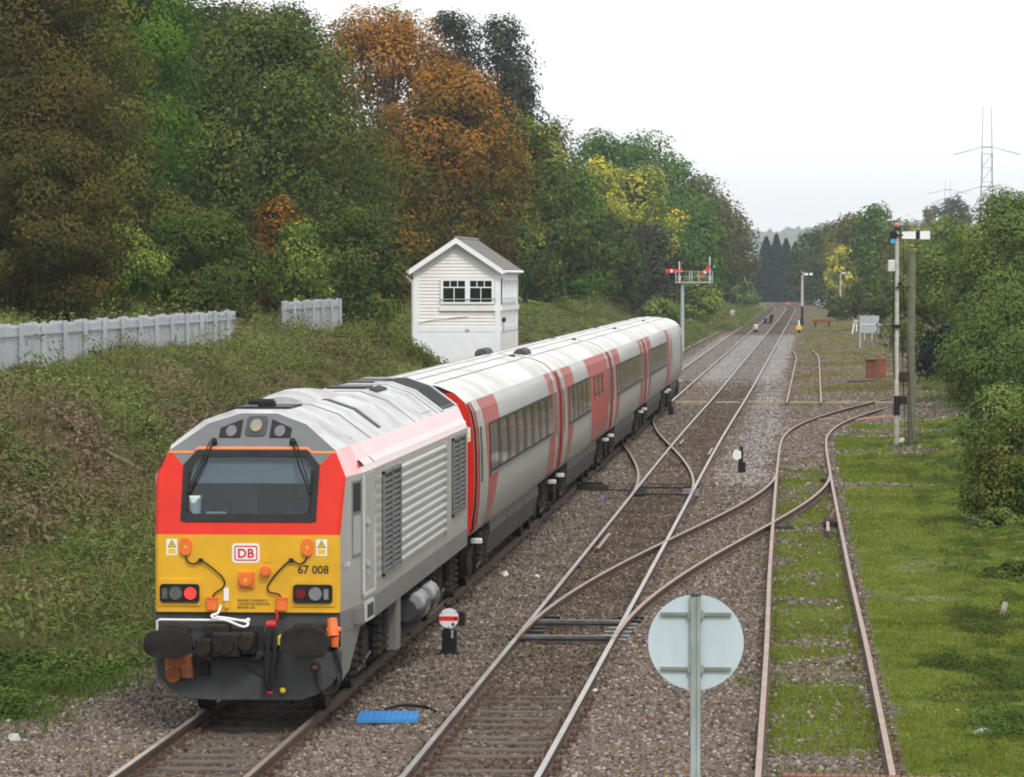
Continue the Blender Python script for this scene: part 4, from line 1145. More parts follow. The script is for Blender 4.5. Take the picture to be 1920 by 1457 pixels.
b = MB(); b.box(SBW, SBW + .05, .1, SBL - .1, 3.42, 3.62); b.build('string_course', M_SBTRIM, sb)
for x in (1.62, 2.42):
    b = MB(); b.box(x, x + (.14 if x < 2 else .04), -.045, .0, 2.0, 3.42); b.build('stud', M_SBTRIM, sb)
b = MB(); b.box(.17, SBW - .17, -.035, -.0, 2.0, 3.42); b.build('lower_panel', M_SBTRIM, sb)
# roof with courses of slate
b = MB()
ov = .16
for s in (-1, 1):
    n = 15
    for k in range(n):
        t0, t1 = k / n, (k + 1) / n
        xa = SBW / 2 + s * (SBW / 2 + ov) * (1 - t0); xc = SBW / 2 + s * (SBW / 2 + ov) * (1 - t1)
        ze = ZE - ov * (ZA - ZE) / (SBW / 2)
        za = ze + (ZA - ze) * t0 + .13; zc = ze + (ZA - ze) * t1 + .10
        q = [(xa, -.32, za), (xa, SBL + .3, za), (xc, SBL + .3, zc), (xc, -.32, zc)]
        b.poly(q if s > 0 else q[::-1]); q = [(xa, -.32, za - .03), (xa, SBL + .3, za - .03), (xa, SBL + .3, za), (xa, -.32, za)]
        b.poly(q if s > 0 else q[::-1])
    q = [(SBW / 2 + s * (SBW / 2 + ov), -.32, ze + .05), (SBW / 2, -.32, ZA + .02), (SBW / 2, SBL + .3, ZA + .02), (SBW / 2 + s * (SBW / 2 + ov), SBL + .3, ze + .05)]
    b.poly(q if s > 0 else q[::-1])
rf = b.build('roof', M_SLATE, sb)
b = MB(); b.prism([(-.1, 0), (.1, 0), (.05, .07), (-.05, .07)], lambda u, v, a: (SBW / 2 + u, a, ZA + .08 + v), -.33, SBL + .31); b.build('ridge_tile', M_SLATE, rf)
for s in (-1, 1):      # bargeboards and gutters
    b = MB(); x0 = SBW / 2 + s * (SBW / 2 + ov)
    pl = [(x0, ze - .1), (x0, ze + .11), (SBW / 2, ZA + .09), (SBW / 2, ZA - .13)]
    b.prism(pl[::-1] if s > 0 else pl, lambda u, v, a: (u, a, v), -.36, -.3); b.build('bargeboard', M_SBTRIM, rf)
    b = MB(); b.cyl((x0 + s * .05, -.3, ze + .02), (x0 + s * .05, SBL + .3, ze + .02), .06, n=8); b.build('rain_gutter', M_SBTRIM if s > 0 else M_OFFW, rf)
b = MB(); b.cyl((-.05, -.1, .2), (-.05, -.1, 5.3), .04, n=8); b.tube([(-.05, -.1, 5.3), (-.3, -.1, 5.55)], .04, 8); b.build('downpipe', M_OFFW, sb)
# windows
def sash(parent, x0, x1, z0, z1, fn, side=False):
    def bx(u0, u1, v0, v1, d0, d1, m, nm, par):
        b = MB()
        pl = [(u0, v0), (u1, v0), (u1, v1), (u0, v1)]
        b.prism(pl[::-1], fn, d0, d1)
        return b.build(nm, m, par)
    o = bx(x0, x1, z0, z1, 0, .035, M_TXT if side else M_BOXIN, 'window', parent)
    f = .075
    bx(x0 - .02, x0 + f, z0, z1, .035, .085, M_SBTRIM, 'window_frame', o); bx(x1 - f, x1 + .02, z0, z1, .035, .085, M_SBTRIM, 'window_frame', o)
    bx(x0 + f, x1 - f, z1 - f, z1, .035, .085, M_SBTRIM, 'window_frame', o); bx(x0 + f, x1 - f, z0, z0 + f, .035, .085, M_SBTRIM, 'window_frame', o)
    zm = z0 + (z1 - z0) * .66
    if not side:
        bx(x0 + f, x1 - f, zm - .02, zm + .02, .035, .07, M_SBTRIM, 'glazing_bar', o)
        w = x1 - x0 - 2 * f
        for t in (.32, .66): bx(x0 + f + w * t - .015, x0 + f + w * t + .015, zm + .02, z1 - f, .035, .07, M_SBTRIM, 'glazing_bar', o)
        bx(x0 + f + w * .5 - .015, x0 + f + w * .5 + .015, z0 + f, zm - .02, .035, .07, M_SBTRIM, 'glazing_bar', o)
    else:
        bx((x0 + x1) / 2 - .03, (x0 + x1) / 2 + .03, z0 + f, z1 - f, .035, .07, M_SBTRIM, 'glazing_bar', o)
    bx(x0 + f, x1 - f, z0 + f, z1 - f, .036, .046, G_BOX, 'pane', o)
    return o
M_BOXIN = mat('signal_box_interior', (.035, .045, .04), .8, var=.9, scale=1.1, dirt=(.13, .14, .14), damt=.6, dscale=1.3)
FRN = lambda u, v, a: (u, -.036 - a, v)
SDE = lambda u, v, a: (SBW + .022 + a, u, v)
sash(sb, 1.05, 2.04, 4.48, 5.44, FRN); sash(sb, 2.08, 3.06, 4.48, 5.44, FRN)
for y0 in (.6, 2.6, 4.6, 6.7): sash(sb, y0, y0 + 1.5, 4.5, 5.45, SDE, True)
b = MB(); b.box(.98, SBW - .17, -.12, .0, 4.22, 4.42); b.build('window_sill', M_SBOX, sb)
b = MB(); b.box(SBW, SBW + .1, .1, SBL, 4.22, 4.4); b.build('window_sill', M_SBOX, sb)
b = MB(); b.beam((.98, -.16, 4.66), (SBW - .1, -.16, 4.68), .03, .03); b.build('window_guard_rail', M_GALV, sb)
b = MB(); b.beam((SBW + .14, .1, 4.68), (SBW + .14, SBL, 4.68), .03, .03); b.build('window_guard_rail', M_GALV, sb)
b = MB(); b.tube([(.18, -.07, 3.78), (.8, -.07, 3.9), (2.1, -.07, 4.02)], .018, 6); b.build('pipe_run', M_SBOX, sb)
b = MB(); b.cbox(SBW + .02, SBW + .16, .95, 1.1, 3.78, 3.95, .02); b.beam((SBW + .08, 1.0, 3.4), (SBW + .08, 1.0, 3.8), .02, .02); b.build('lamp', M_BLK, sb)
b = MB(); b.box(2.65, 2.88, -.06, -.03, 2.68, 2.8); b.build('name_plate', M_FGREY, sb)
b = MB(); b.ball((2.05, -.06, 3.5), (.09, .03, .08), 8, 6); b.build('vent_cap', M_OFFW, sb)

# ------------------------------------------------------------------ palisade fence along the bank top
def fence(label, x, ya, yb, ztop, dz=0.0):
    f = thing('palisade_fence', label, 'fence', (x, ya, 0))
    n = int((yb - ya) / 3.05)
    pb = MB()
    k = 0
    yy = 0.0
    while yy < yb - ya:
        zt = ztop + dz * yy - .05 * ((k // 20) % 2) + .03 * math.sin(k * 1.7) + (.02 if k % 3 == 0 else 0)
        pb.prism([(-.033, 2.3), (.033, 2.3), (.033, zt - .07), (0, zt), (-.033, zt - .07)], lambda u, v, a: (a, yy + u, v), -.012, .012)
        yy += .088; k += 1
    tag(pb.build('pales', M_FENCE, f), kind='stuff')
    for zr in (ztop - .28, ztop - 1.3):
        b = MB(); b.beam((.035, 0, zr), (.035, yb - ya, zr + dz * (yb - ya)), .04, .06); b.build('fence_rail', M_FENCE, f)
    for i in range(n + 1):
        b = MB(); b.cbox(.04, .15, i * 3.05 - .05, i * 3.05 + .05, 2.2, ztop + .02 + dz * i * 3.05, .01); b.build('fence_post', M_FENCE, f)
    return f
fence('long grey palisade fence along the bank top at the left', -20.0, 96, 141, 4.36)
fence('short grey palisade fence piece showing between bushes left of the signal box', -20.0, 153.5, 172, 4.58)

# ------------------------------------------------------------------ signals
def semaphore_arm(par, x, y, z, L, side, ang, mats, name='signal_arm'):
    """arm in the x-z plane; side -1 points left; ang turns it down"""
    b = MB(); a = R(ang)
    def P(u, v, d): return (x + side * (u * math.cos(a) + v * math.sin(a)), y + d, z - u * math.sin(a) + v * math.cos(a))
    def seg(u0, u1, h0, h1, m):
        pl = [(u0, -h0), (u1, -h1), (u1, h1), (u0, h0)]
        b.prism(pl, lambda u, v, d: P(u, v, d), -.012, .012, m)
    seg(0, L * .49, .115, .13, 0); seg(L * .49, L * .64, .13, .132, 1); seg(L * .64, L, .132, .14, 0)
    return b.build(name, mats, par)
g = gp(1280, 640, -.15)
bs = thing('bracket_signal', 'grey bracket signal with two red arms on a railed platform left', 'railway signal', (-9.75, 303, 0))
SB_ = 7700 / 303
b = MB(); b.cyl((0, 0, -.2), (0, 0, 4.95), .15, .12, 12); b.build('post', M_GALV, bs)
b = MB(); b.box(-.5, 2.25, -.35, .35, 4.98, 5.08); b.build('platform', M_GALV, bs)
b = MB(); b.beam((0, 0, 4.3), (1.9, 0, 4.97), .08, .08); b.beam((0, 0, 4.5), (-.4, 0, 4.97), .07, .07); b.build('bracket', M_UNDER, bs)
for x in (-.48, .52, .7, 1.2, 2.22):
    for y in (-.33, .33):
        b = MB(); b.cyl((x, y, 5.05), (x, y, 5.85), .03, n=6); b.build('railing_post', M_GALV, bs)
for z in (5.45, 5.83):
    for y in (-.33, .33):
        b = MB(); b.beam((-.48, y, z), (2.22, y, z), .035, .035); b.build('handrail', M_GALV, bs)
for x, zt, ang in ((-.22, 6.6, 0), (2.02, 6.95, 52)):
    b = MB(); b.cyl((x, 0, 5.05), (x, 0, zt - .25), .07, .06, 10); b.tube([(x, 0, zt - .25), (x, 0, zt - .2), (x, 0, zt - .1), (x, 0, zt)], [.09, .05, .06, .01], 8); d = b.build('doll_post', M_OFFW, bs)
    semaphore_arm(bs, x, -.12, zt - .72, 1.0, -1, ang, [M_SIGRED, M_WHT])
    b = MB(); b.cyl((x + .16, -.16, zt - .72), (x + .16, -.08, zt - .72), .12, n=14); b.build('spectacle', M_SIGRED if ang == 0 else M_BLK, bs)
    if ang: b = MB(); b.cyl((x + .3, -.16, zt - .74), (x + .3, -.1, zt - .74), .09, n=12); b.build('green_lens', M_GRN, bs)
    b = MB(); b.cbox(x - .1, x + .1, .02, .22, 5.2, 5.5, .03); b.build('lamp_case', M_WHT, bs)

def post_signal(label, X, Y, base, top, arm_z, L, finial=True, detail=False, group=None, sc=1.0):
    s = thing('semaphore_signal', label, 'railway signal', (X, Y, base), group=group)
    H = top - base
    az = arm_z - base
    if detail:
        b = MB(); b.cyl((0, 0, -.1), (0, 0, H * .14), .085, n=10); b.build('footing', M_CONC, s)
        b = MB(); b.cyl((0, 0, H * .14), (0, 0, H * .225), .105, .1, 12); b.build('lower_post', M_BLK, s)
        b = MB(); b.cyl((0, 0, H * .225), (0, 0, H - .35), .075, .062, 12); b.build('post', M_POLEW, s)
    else:
        b = MB(); b.cyl((0, 0, 0), (0, 0, H * .35), .1 * sc, .1 * sc, 10); b.build('lower_post', M_BLK, s)
        b = MB(); b.cyl((0, 0, H * .35), (0, 0, H - .3), .1 * sc, .08 * sc, 10); b.build('post', M_POLEW, s)
    b = MB(); b.tube([(0, 0, H - .36), (0, 0, H - .3), (0, 0, H - .24), (0, 0, H - .16), (0, 0, H - .08), (0, 0, H)], [.11, .11, .05, .09, .05, .008], 10)
    b.build('finial', M_UNDER, s)
    if detail: b = MB(); b.ball((0, 0, H - .17), .1, 12, 8); b.build('finial_ball', mat('faded_red', (.55, .2, .16), .6, var=.1), s)
    semaphore_arm(s, .16, -.12, az, L, 1, 0, [M_WHT, M_BLK])
    b = MB(); b.cyl((-.12, -.16, az), (-.12, -.04, az), .14, n=14); b.beam((-.12, -.1, az), (.2, -.1, az), .07, .05); b.build('spectacle', M_BLK, s)
    if detail:
        b = MB(); b.cyl((-.14, -.19, az - .2), (-.14, -.1, az - .2), .08, n=12); b.build('blue_lens', M_BLU, s)
        b = MB(); b.cbox(-.3, -.06, -.08, .14, az - 1.2, az - .82, .03); b.build('lamp_case', M_OFFW, s)
        b = MB(); b.beam((-.05, -.1, az - 1.75), (.45, -.1, az - 1.72), .06, .05); b.ball((.1, -.12, az - 1.62), .07, 8, 6); b.build('lever_arm', M_GREASE, s)
        b = MB(); b.beam((-.5, 0, az - 3.0), (.1, 0, az - 3.0), .06, .03); b.cyl((0, 0, az - 3.1), (0, 0, az - 2.98), .15, n=10); b.build('step_bracket', M_BLK, s)
        b = MB(); b.tube([(-.08, -.1, H * .3), (-.13, -.1, H * .45), (-.13, -.1, H * .6), (-.1, -.1, az - 1.2)], .022, 6); b.build('cable_duct', M_RUB, s)
        for x in (.18, .42):
            b = MB(); b.beam((x + .12, .12, .2), (x * .5, .12, az - 1.7), .02, .02); b.build('ladder_rail', M_GREASE, s)
        for k in range(15):
            t = k / 15; b = MB(); z = .5 + t * (az - 2.4)
            xa = .30 + (.09 - .30) * t; xb = .54 + (.21 - .54) * t
            b.beam((xa, .12, z), (xb, .12, z), .018, .018); b.build('ladder_rung', M_GREASE, s)
        b = MB(); b.cbox(.08, .42, -.1, .1, H * .285, H * .33, .03); b.cbox(.1, .35, -.1, .1, H * .19, H * .225, .03); b.build('balance_weight', M_UNDER, s)
        b = MB(); b.tube([(.2, -.05, H * .22), (.2, -.05, az - .1)], .01, 5); b.build('pull_rod', M_GREASE, s)
    return s
p = gp(1681, 838); post_signal('tall semaphore signal with black-striped white arm beside the wooden pole', p.x, p.y, p.z, aty(1683, 412, p.y).z, aty(1683, 441, p.y).z, .93, detail=True)
p = gp(1504, 612); post_signal('small distant semaphore signal with white arm right of the main line', p.x, p.y, p.z, aty(1504, 504, p.y).z, aty(1504, 514, p.y).z, 1.0, sc=1.5)
post_signal('furthest small semaphore signal among the yellowing trees at right', aty(1576, 510, 520).x, 520, gz(aty(1576, 510, 520).x, 520), aty(1576, 503, 520).z, aty(1576, 512, 520).z, 1.1, sc=1.5)
p = gp(1709, 837)
wp = thing('wooden_pole', 'plain weathered wooden pole standing right of the tall signal', 'pole', p)
b = MB(); h = aty(1709, 466, p.y).z - p.z; b.tube([(0, 0, -.1), (-.02, 0, h * .5), (-.0, 0, h - .25), (0, 0, h - .1), (0, 0, h)], [.135, .135, .13, .11, .045], 10); b.build('shaft', M_POLEG, wp, smooth=True)

def ground_disc(label, X, Y, kind, base=-.2):
    s = thing('ground_signal', label, 'ground signal', (X, Y, base))
    b = MB(); b.cbox(-.17, .17, -.14, .14, 0, .08, .02); b.build('base_plate', M_BLK, s)
    b = MB(); b.cbox(-.11, .11, -.1, .1, .08, .42, .02); b.build('post', M_BLK, s)
    if kind == 'front':
        b = MB(); b.cyl((0, -.13, .6), (0, -.1, .6), .15, n=28); d = b.build('disc', M_WHT, s)
        b = MB(); b.box(-.148, .148, -.136, -.131, .565, .63); b.build('red_bar', M_SIGRED, d)
        b = MB(); b.cyl((.1, -.14, .6), (.1, -.132, .6), .02, n=10); b.build('red_lens', M_TAILD, d)
        b = MB(); b.cyl((.065, -.14, .51), (.065, -.132, .51), .025, n=10); b.build('blue_lens', mat('dark_blue_lens', (.01, .06, .2), .3), d)
        for q in ((0, .47), (-.11, .68), (.11, .69)):
            b = MB(); b.cyl((q[0], -.14, q[1]), (q[0], -.132, q[1]), .009, n=6); b.build('rivet', M_BLK, d)
        b = MB(); b.cbox(.05, .24, -.1, .1, .48, .7, .02); b.build('lamp_case', M_BLK, s)
        b = MB(); b.cyl((-.03, 0, .42), (-.03, 0, .76), .03, n=8); b.ball((-.03, 0, .8), (.07, .07, .045), 8, 6); b.build('lamp_top', M_GREASE, s)
        b = MB(); b.beam((.05, -.12, .42), (.05, -.12, .3), .03, .01); b.build('link', M_GALV, s)
    else:
        b = MB(); b.cyl((-.03, 0, .42), (-.01, 0, .86), .075, .05, 10); b.build('spindle_housing', M_BLK, s)
        b = MB()
        pl = [(-.15 + .12 * math.cos(R(90 + 180 * k / 10)), .62 + .15 * math.sin(R(90 + 180 * k / 10))) for k in range(11)] + [(-.02, .52), (-.02, .72)]
        b.prism(pl, lambda u, v, a: (u, a, v), -.1, -.08); b.build('disc', M_WHT if kind == 'back' else M_BLK, s)
        b = MB(); b.cbox(-.3, -.2, -.06, .06, .6, .75, .02); b.build('lamp_case', M_BLK, s)
        b = MB(); b.cbox(.12, .3, -.12, .12, .0, .06, .02); b.build('crank', M_GREASE, s)
    return s
p = gp(843, 1232, -.2); ground_disc('ground signal, white disc with red bar, nearest beside the locomotive', p.x, p.y, 'front')
p = gp(1391, 893, -.2); ground_disc('black ground signal seen from behind with a white half disc', p.x, p.y, 'back')
p = gp(1258, 783, -.2); ground_disc('small black ground signal close beside the rear coach', p.x, p.y, 'dark')
p = gp(1417, 624, -.2)
def far_disc(label, p, top, bot):
    s = thing('ground_signal', label, 'ground signal', p)
    b = MB(); b.cbox(-.2, .2, -.15, .15, 0, .3, .03); b.build('base_plate', M_BLK, s)
    b = MB(); b.tube([(0, 0, .3), (0, 0, .45), (0, 0, .75), (0, 0, .85)], [.16, .24, .24, .1], 12); b.build('disc', top, s)
far_disc('pale round-topped ground signal between the far tracks', p, mat('pinkish_white', (.62, .55, .5), .6), M_BLK)
p = gp(1447, 602, -.2); far_disc('dark ground signal furthest along between the tracks', p, M_BLK, M_BLK)
p = gp(1498, 625, -.2)
o = thing('marker_post', 'low white and yellow marker post left of the distant signal', 'marker post', p)
b = MB(); b.cbox(-.12, .12, -.1, .1, 0, .35, .03); b.build('base', M_BLK, o)
b = MB(); b.cbox(-.28, .28, -.08, .08, .35, .75, .03); b.build('yellow_plate', M_SYEL, o)
b = MB(); b.cyl((0, 0, .75), (0, 0, 1.3), .1, .07, 8); b.build('white_top', M_WHT, o)
p = gp(1476, 577, -.2)
o = thing('red_target', 'tiny red marker board at the far end of the tracks', 'marker', p)
b = MB(); b.beam((0, 0, 0), (0, 0, .6), .1, .1); b.build('stake', M_BLK, o)
b = MB(); b.cyl((0, -.06, .75), (0, .0, .75), .27, n=12); b.build('board', mat('red_board_glow', (.8, .05, .03), .5, emit=.25), o)  # board given a faint glow of its own, no lamp in it

M_SIGBR = mat('bracket_weathered', (.2, .22, .19), .7, var=.2, scale=8)
# ------------------------------------------------------------------ foreground round sign seen from behind
SY = 32.0
c = aty(1304.5, 1205, SY); RD = 90 * SY / FPX
rs = thing('round_sign', 'round pale blue back of a sign on a grey post, nearest foreground', 'sign', (c.x, SY, -.2))
cz = c.z + .2
b = MB(); n = 48
vs = [(RD * math.cos(2 * math.pi * k / n), .03, cz + RD * math.sin(2 * math.pi * k / n)) for k in range(n)] + [(RD * math.cos(2 * math.pi * k / n), .036, cz + RD * math.sin(2 * math.pi * k / n)) for k in range(n)]
b.add(vs, [tuple(range(n)), tuple(range(2 * n - 1, n - 1, -1))] + [(k, (k + 1) % n, n + (k + 1) % n, n + k)[::-1] for k in range(n)])
b.build('disc', M_SIGB, rs)
for dz in (.222, -.205):
    b = MB(); b.box(-.275, .275, .0, .028, cz + dz - .012, cz + dz + .012); b.build('bracket_rail', M_SIGBR, rs)
    for s in (-1, 1):
        b = MB(); b.box(s * .05 - .012, s * .05 + .012, -.012, .0, cz + dz - .03, cz + dz + .03); b.build('clamp', M_SIGP, rs)
b = MB()
for sx, m in ((-1, 0), (1, 0)):
    pass
b.box(-.038, .038, -.035, .0, 0, cz + RD - .01); b.box(.012, .036, -.05, -.035, 0, cz + RD - .01)
b.build('post', M_SIGP, rs)
b = MB(); b.box(-.042, .042, -.04, .005, cz + RD - .01, cz + RD + .012); b.build('post_cap', M_FGREY, rs)

# ------------------------------------------------------------------ yard bits
p = gp(1630, 656, -.1); YB = p.y
o = thing('sign_board', 'grey rectangular board on two legs seen from behind in the yard', 'sign board', (aty(1630, 640, 345).x, 345, gz(aty(1630, 640, 345).x, 345)))
s_ = 345 / FPX; zb = o.location.z
z1, z0 = aty(1630, 592, 345).z - zb, aty(1630, 624, 345).z - zb
b = MB(); b.box(-18 * s_, 18 * s_, .03, .06, z0, z1); b.build('board', M_GALV, o)
for x in (-9, 5):
    b = MB(); b.box(x * s_ - .05, x * s_ + .05, -.05, .03, 0, z1 + .08); b.build('leg', M_GALV, o)
p = gp(1657, 657, 0); 
o = thing('pipe_barrier', 'grey pipe barrier in front of the rectangular board', 'barrier', (p.x, p.y, gz(p.x, p.y)))
s_ = p.y / FPX; hb = (655 - 612) * s_
for x in (-44, 44):
    b = MB(); b.cyl((x * s_, 0, 0), (x * s_, 0, hb), .07, n=8); b.build('post', M_GALV, o)
b = MB(); b.cyl((-44 * s_, 0, hb), (44 * s_, 0, hb), .06, n=8); b.build('rail', M_GALV, o)
p = gp(1602, 626, 0)
o = thing('white_stand', 'small white slanted two-legged stand left of the grey board', 'stand', (p.x, p.y, gz(p.x, p.y)), 0); s_ = p.y / FPX
b = MB(); b.beam((-4 * s_, 0, 0), (0, 0, 25 * s_), .14, .1); b.build('leg', M_WHT, o)
b = MB(); b.beam((4 * s_, 0, 5 * s_), (4 * s_, 0, 24 * s_), .12, .1); b.build('leg', M_WHT, o)
b = MB(); b.beam((-2 * s_, 0, 24 * s_), (6 * s_, 0, 22 * s_), .1, .3); b.build('top_rail', M_WHT, o)
p = gp(1642, 712, -.1)
rb = thing('rusty_cabinet', 'rusty red-brown metal cabinet in the yard beyond the curve', 'cabinet', (p.x, p.y, gz(p.x, p.y) + .14)); s_ = p.y / FPX
b = MB(); b.cbox(-18.5 * s_, .5 * s_, -.3, .45, 0, 34 * s_, .02); b.build('left_half', M_RUSTB, rb)
b = MB(); b.cbox(1.5 * s_, 18.5 * s_, -.36, .45, 0, 35 * s_, .02); b.build('right_half', mat('rusty_plate_bright', (.26, .08, .045), .8, var=.3, scale=5, dirt=(.11, .04, .03), damt=.4, dscale=3), rb)
b = MB(); b.box(-20 * s_, 20 * s_, -.4, .5, 34.8 * s_, 36 * s_); b.build('lid', M_RUSTB, rb)
p2 = gp(1636, 718, -.1)
for k, (px, py, ln, rz, lab) in enumerate(((1636, 717, 2.7, .01, 'long grey timber baulk lying under the rusty cabinet'), (1655, 671, 1.9, -.35, 'dark timber lying askew just beyond the rusty cabinet'), (1690, 681, 2.4, -.06, 'dark timber lying behind the tall signal post'),
                                           (1672, 700, 1.5, -.5, 'short pale timber leaning beside the rusty cabinet'), (1618, 664, 1.4, 0, 'dark timber lying below the grey board'), (1735, 645, 2.2, .0, 'pale timber under the overhanging willow edge'))):
    q = gp(px, py, -.1); o = thing('timber_baulk', lab, 'timber', (q.x, q.y, gz(q.x, q.y)), rz, 'timbers dumped in the yard')
    b = MB(); b.cbox(-ln / 2, ln / 2, -.13, .13, -.02, .14 if k else .13, .02); b.build('baulk', M_TIMBERD if k not in (3, 5) else M_TIMBER, o)
p = gp(1542, 612, -.1)
o = thing('buffer_stop', 'low rusty buffer stop beam in the far weeds', 'buffer stop', (p.x, p.y, gz(p.x, p.y))); s_ = p.y / FPX
b = MB(); b.box(-18 * s_, 18 * s_, -.1, .12, 8 * s_, 14 * s_); b.build('beam', M_RUSTB, o)
for x in (-13, 12):
    b = MB(); b.box(x * s_ - .12, x * s_ + .12, -.1, .3, 0, 8 * s_); b.build('upright', M_UNDER, o)
p = gp(1796, 742, 0)
o = thing('stop_lamp', 'small orange stop target beside the track under the willow', 'marker', (p.x, p.y, gz(p.x, p.y)))
s_ = p.y / FPX
b = MB(); ringp = [(7 * s_ * math.cos(R(a)), 0, 8 * s_ + 7 * s_ * math.sin(R(a))) for a in range(-40, 260, 20)]; b.tube(ringp, .05, 8); b.build('hook_ring', M_ORG, o)
b = MB(); b.tube([(-3 * s_, 0, 14 * s_), (-3 * s_, 0, 22 * s_), (0, 0, 27 * s_)], .05, 8); b.build('stem', M_ORG, o)
# timber boarded walkway across the yard
bw = thing('timber_walkway', 'bleached timber strip laid across the tracks beyond the crossover', 'walkway', (0, gp(1400, 758).y, 0))
for xa, xb in ((-6.2, -4.75), (-4.4, -3.3), (-2.95, -1.3), (-1.1, .2), (.5, 1.9), (2.05, 4.2)):
    b = MB(); b.cbox(xa, xb, -.14, .14, -.16, -.015 if not (-4.6 < xa < -2.96) else -.03, .015); b.build('plank', M_TIMBER, bw)
for xa, xb in ((-4.4, -3.9), (-3.8, -3.3)):
    b = MB(); b.cbox(xa, xb, -1.6, -.4, -.2, -.06, .015); b.build('dark_plank', M_TIMBERD, bw)
def trough(label, pa, pb, w=.16, m=M_RUSTB):
    a, c = gp(*pa), gp(*pb)
    t = thing('rodding_cover', label, 'rodding cover', (a.x, a.y, 0))
    d = c - a; n = max(1, int(d.length / 1.1))
    for k in range(n):
        q0, q1 = d * (k / n), d * ((k + .93) / n)
        b = MB(); b.beam((q0.x, q0.y, -.1), (q1.x, q1.y, -.1), w, .06); b.build('cover_plate', m, t)
M_TERRA = mat('terracotta_cover', (.36, .17, .1), .8, var=.2, scale=4)
trough('terracotta rodding cover between main line rails near far switch', (1240, 886), (1287, 886), .3, M_TERRA)
trough('terracotta rodding cover leading to the black ground signal', (1332, 886), (1384, 889), .3, M_TERRA)
trough('terracotta rodding cover crossing inside the siding curve', (1526, 789), (1570, 788), .5, M_TERRA)
trough('terracotta rodding cover beside the tall signal foot', (1602, 790), (1672, 783), .4, M_TERRA)
# far boarded crossing
fc = thing('boarded_crossing', 'dark low boarded crossing over the far tracks', 'crossing', (-5.5, gp(1450, 606).y, 0))
for k, (xa, xb) in enumerate(((-3.3, -2.6), (-2.2, -1.0), (-.7, .6), (.95, 2.2), (2.7, 4.3))):
    b = MB(); b.cbox(xa, xb, -3, 3, -.2, -.03, .03); b.build('board', M_TIMBERD, fc)
for k, x in enumerate((-3.4, -.3, .3, 3.9)):
    b = MB(); b.cbox(x - .15, x + .15, -3.4, -3.1, -.2, .45, .03); b.build('marker_block', M_BLK, fc)
# small cabinets at the left foot of the far bank
for px, py, w, h, m, lab in ((1292, 612, 8, 18, M_OFFW, 'small white cabinet on a stem just right of bracket signal post'), (1373, 605, 8, 26, M_OFFW, 'narrow white cabinet by the far left trees'), (1395, 582, 7, 10, M_OFFW, 'tiny white cabinet furthest along the left trees'), (1361, 614, 12, 24, M_RUSTB, 'brown hut-like cabinet at the foot of far left trees'),
                             (1534, 575, 9, 14, M_GALV, 'grey equipment cabinet right of the distant signal'), (1558, 578, 5, 8, M_WHT, 'little white post above the far dark bush')):
    p = gp(px, py, 0); s_ = p.y / FPX
    o = thing('trackside_cabinet', lab, 'cabinet', (p.x, p.y, gz(p.x, p.y) - .1))
    b = MB(); b.cbox(-w / 2 * s_, w / 2 * s_, -.2, .2, h * .35 * s_, h * s_ + .1, .04); b.build('case', m, o)
    b = MB(); b.box(-w / 5 * s_, w / 5 * s_, -.1, .1, 0, h * .35 * s_); b.build('stand', M_UNDER, o)
p = gp(1478, 656, -.2); o = thing('marker_stake', 'thin pale stake right of the far main line', 'stake', p)
b = MB(); b.cyl((0, 0, 0), (0, 0, 30 * p.y / FPX), .07, .07, 6); b.build('shaft', M_TIMBER, o)

# point machines, rodding, fishplates
def point_machine(label, X, Y, rz=0.0):
    o = thing('point_machine', label, 'point machine', (X, Y, -.2), rz)
    b = MB(); b.cbox(-.45, .45, -.2, .2, 0, .24, .05); b.build('case', M_UNDER, o)
    b = MB(); b.cbox(-.3, .3, -.14, .14, .24, .3, .03); b.build('lid', M_BLK, o)
    b = MB(); b.beam((.45, 0, .08), (1.1, 0, .08), .05, .03); b.build('drive_rod', M_GREASE, o)
p = gp(1110, 921); point_machine('dark point machine left of the main line at the far switch', p.x, p.y)
p = gp(905, 1196); 
o = thing('point_rodding', 'black point rods running from the striped disc signal to the near switch', 'point rodding', (p.x, p.y, -.16))
for k, dy in enumerate((-.3, 0, .35)):
    b = MB(); b.tube([(-.45, dy, 0), (.3, dy * 1.05, .02), (1.15, dy * .9, .0)], .025, 6); b.build('rod', M_GREASE, o)
for x in (-.3, .35, .8):
    b = MB(); b.cbox(x - .06, x + .06, -.45, .5, -.05, .02, .01); b.build('roller_frame', M_UNDER, o)
p = gp(1553, 905); o = thing('point_lever', 'black hand point lever at the siding switch toe', 'point lever', (p.x - .1, p.y, -.18))
b = MB(); b.cbox(-.12, .12, -.5, .5, 0, .16, .03); b.build('box', M_UNDER, o)
p = gp(1560, 985); o = thing('hand_lever', 'rusty hand lever box left of the grassy siding rail', 'point lever', (p.x - .05, p.y, -.18))
b = MB(); b.cbox(-.14, .14, -.9, .9, 0, .2, .04); b.build('box', M_UNDER, o)
b = MB(); b.beam((.02, -.5, .2), (.1, .3, .36), .06, .05); b.build('lever', M_RUSTB, o)
p = gp(1470, 992); o = thing('rail_joint', 'dark bolted joint clamp on the siding frog', 'rail joint', (p.x - .1, p.y, -.17))
b = MB(); b.cbox(-.3, .3, -.3, .3, 0, .1, .02); b.build('base', M_UNDER, o)
for x in (-.2, .2):
    b = MB(); b.cyl((x, -.2, .1), (x, -.2, .16), .03, n=6); b.build('bolt', mat('blue_steel', (.06, .09, .16), .4, metal=.5), o)

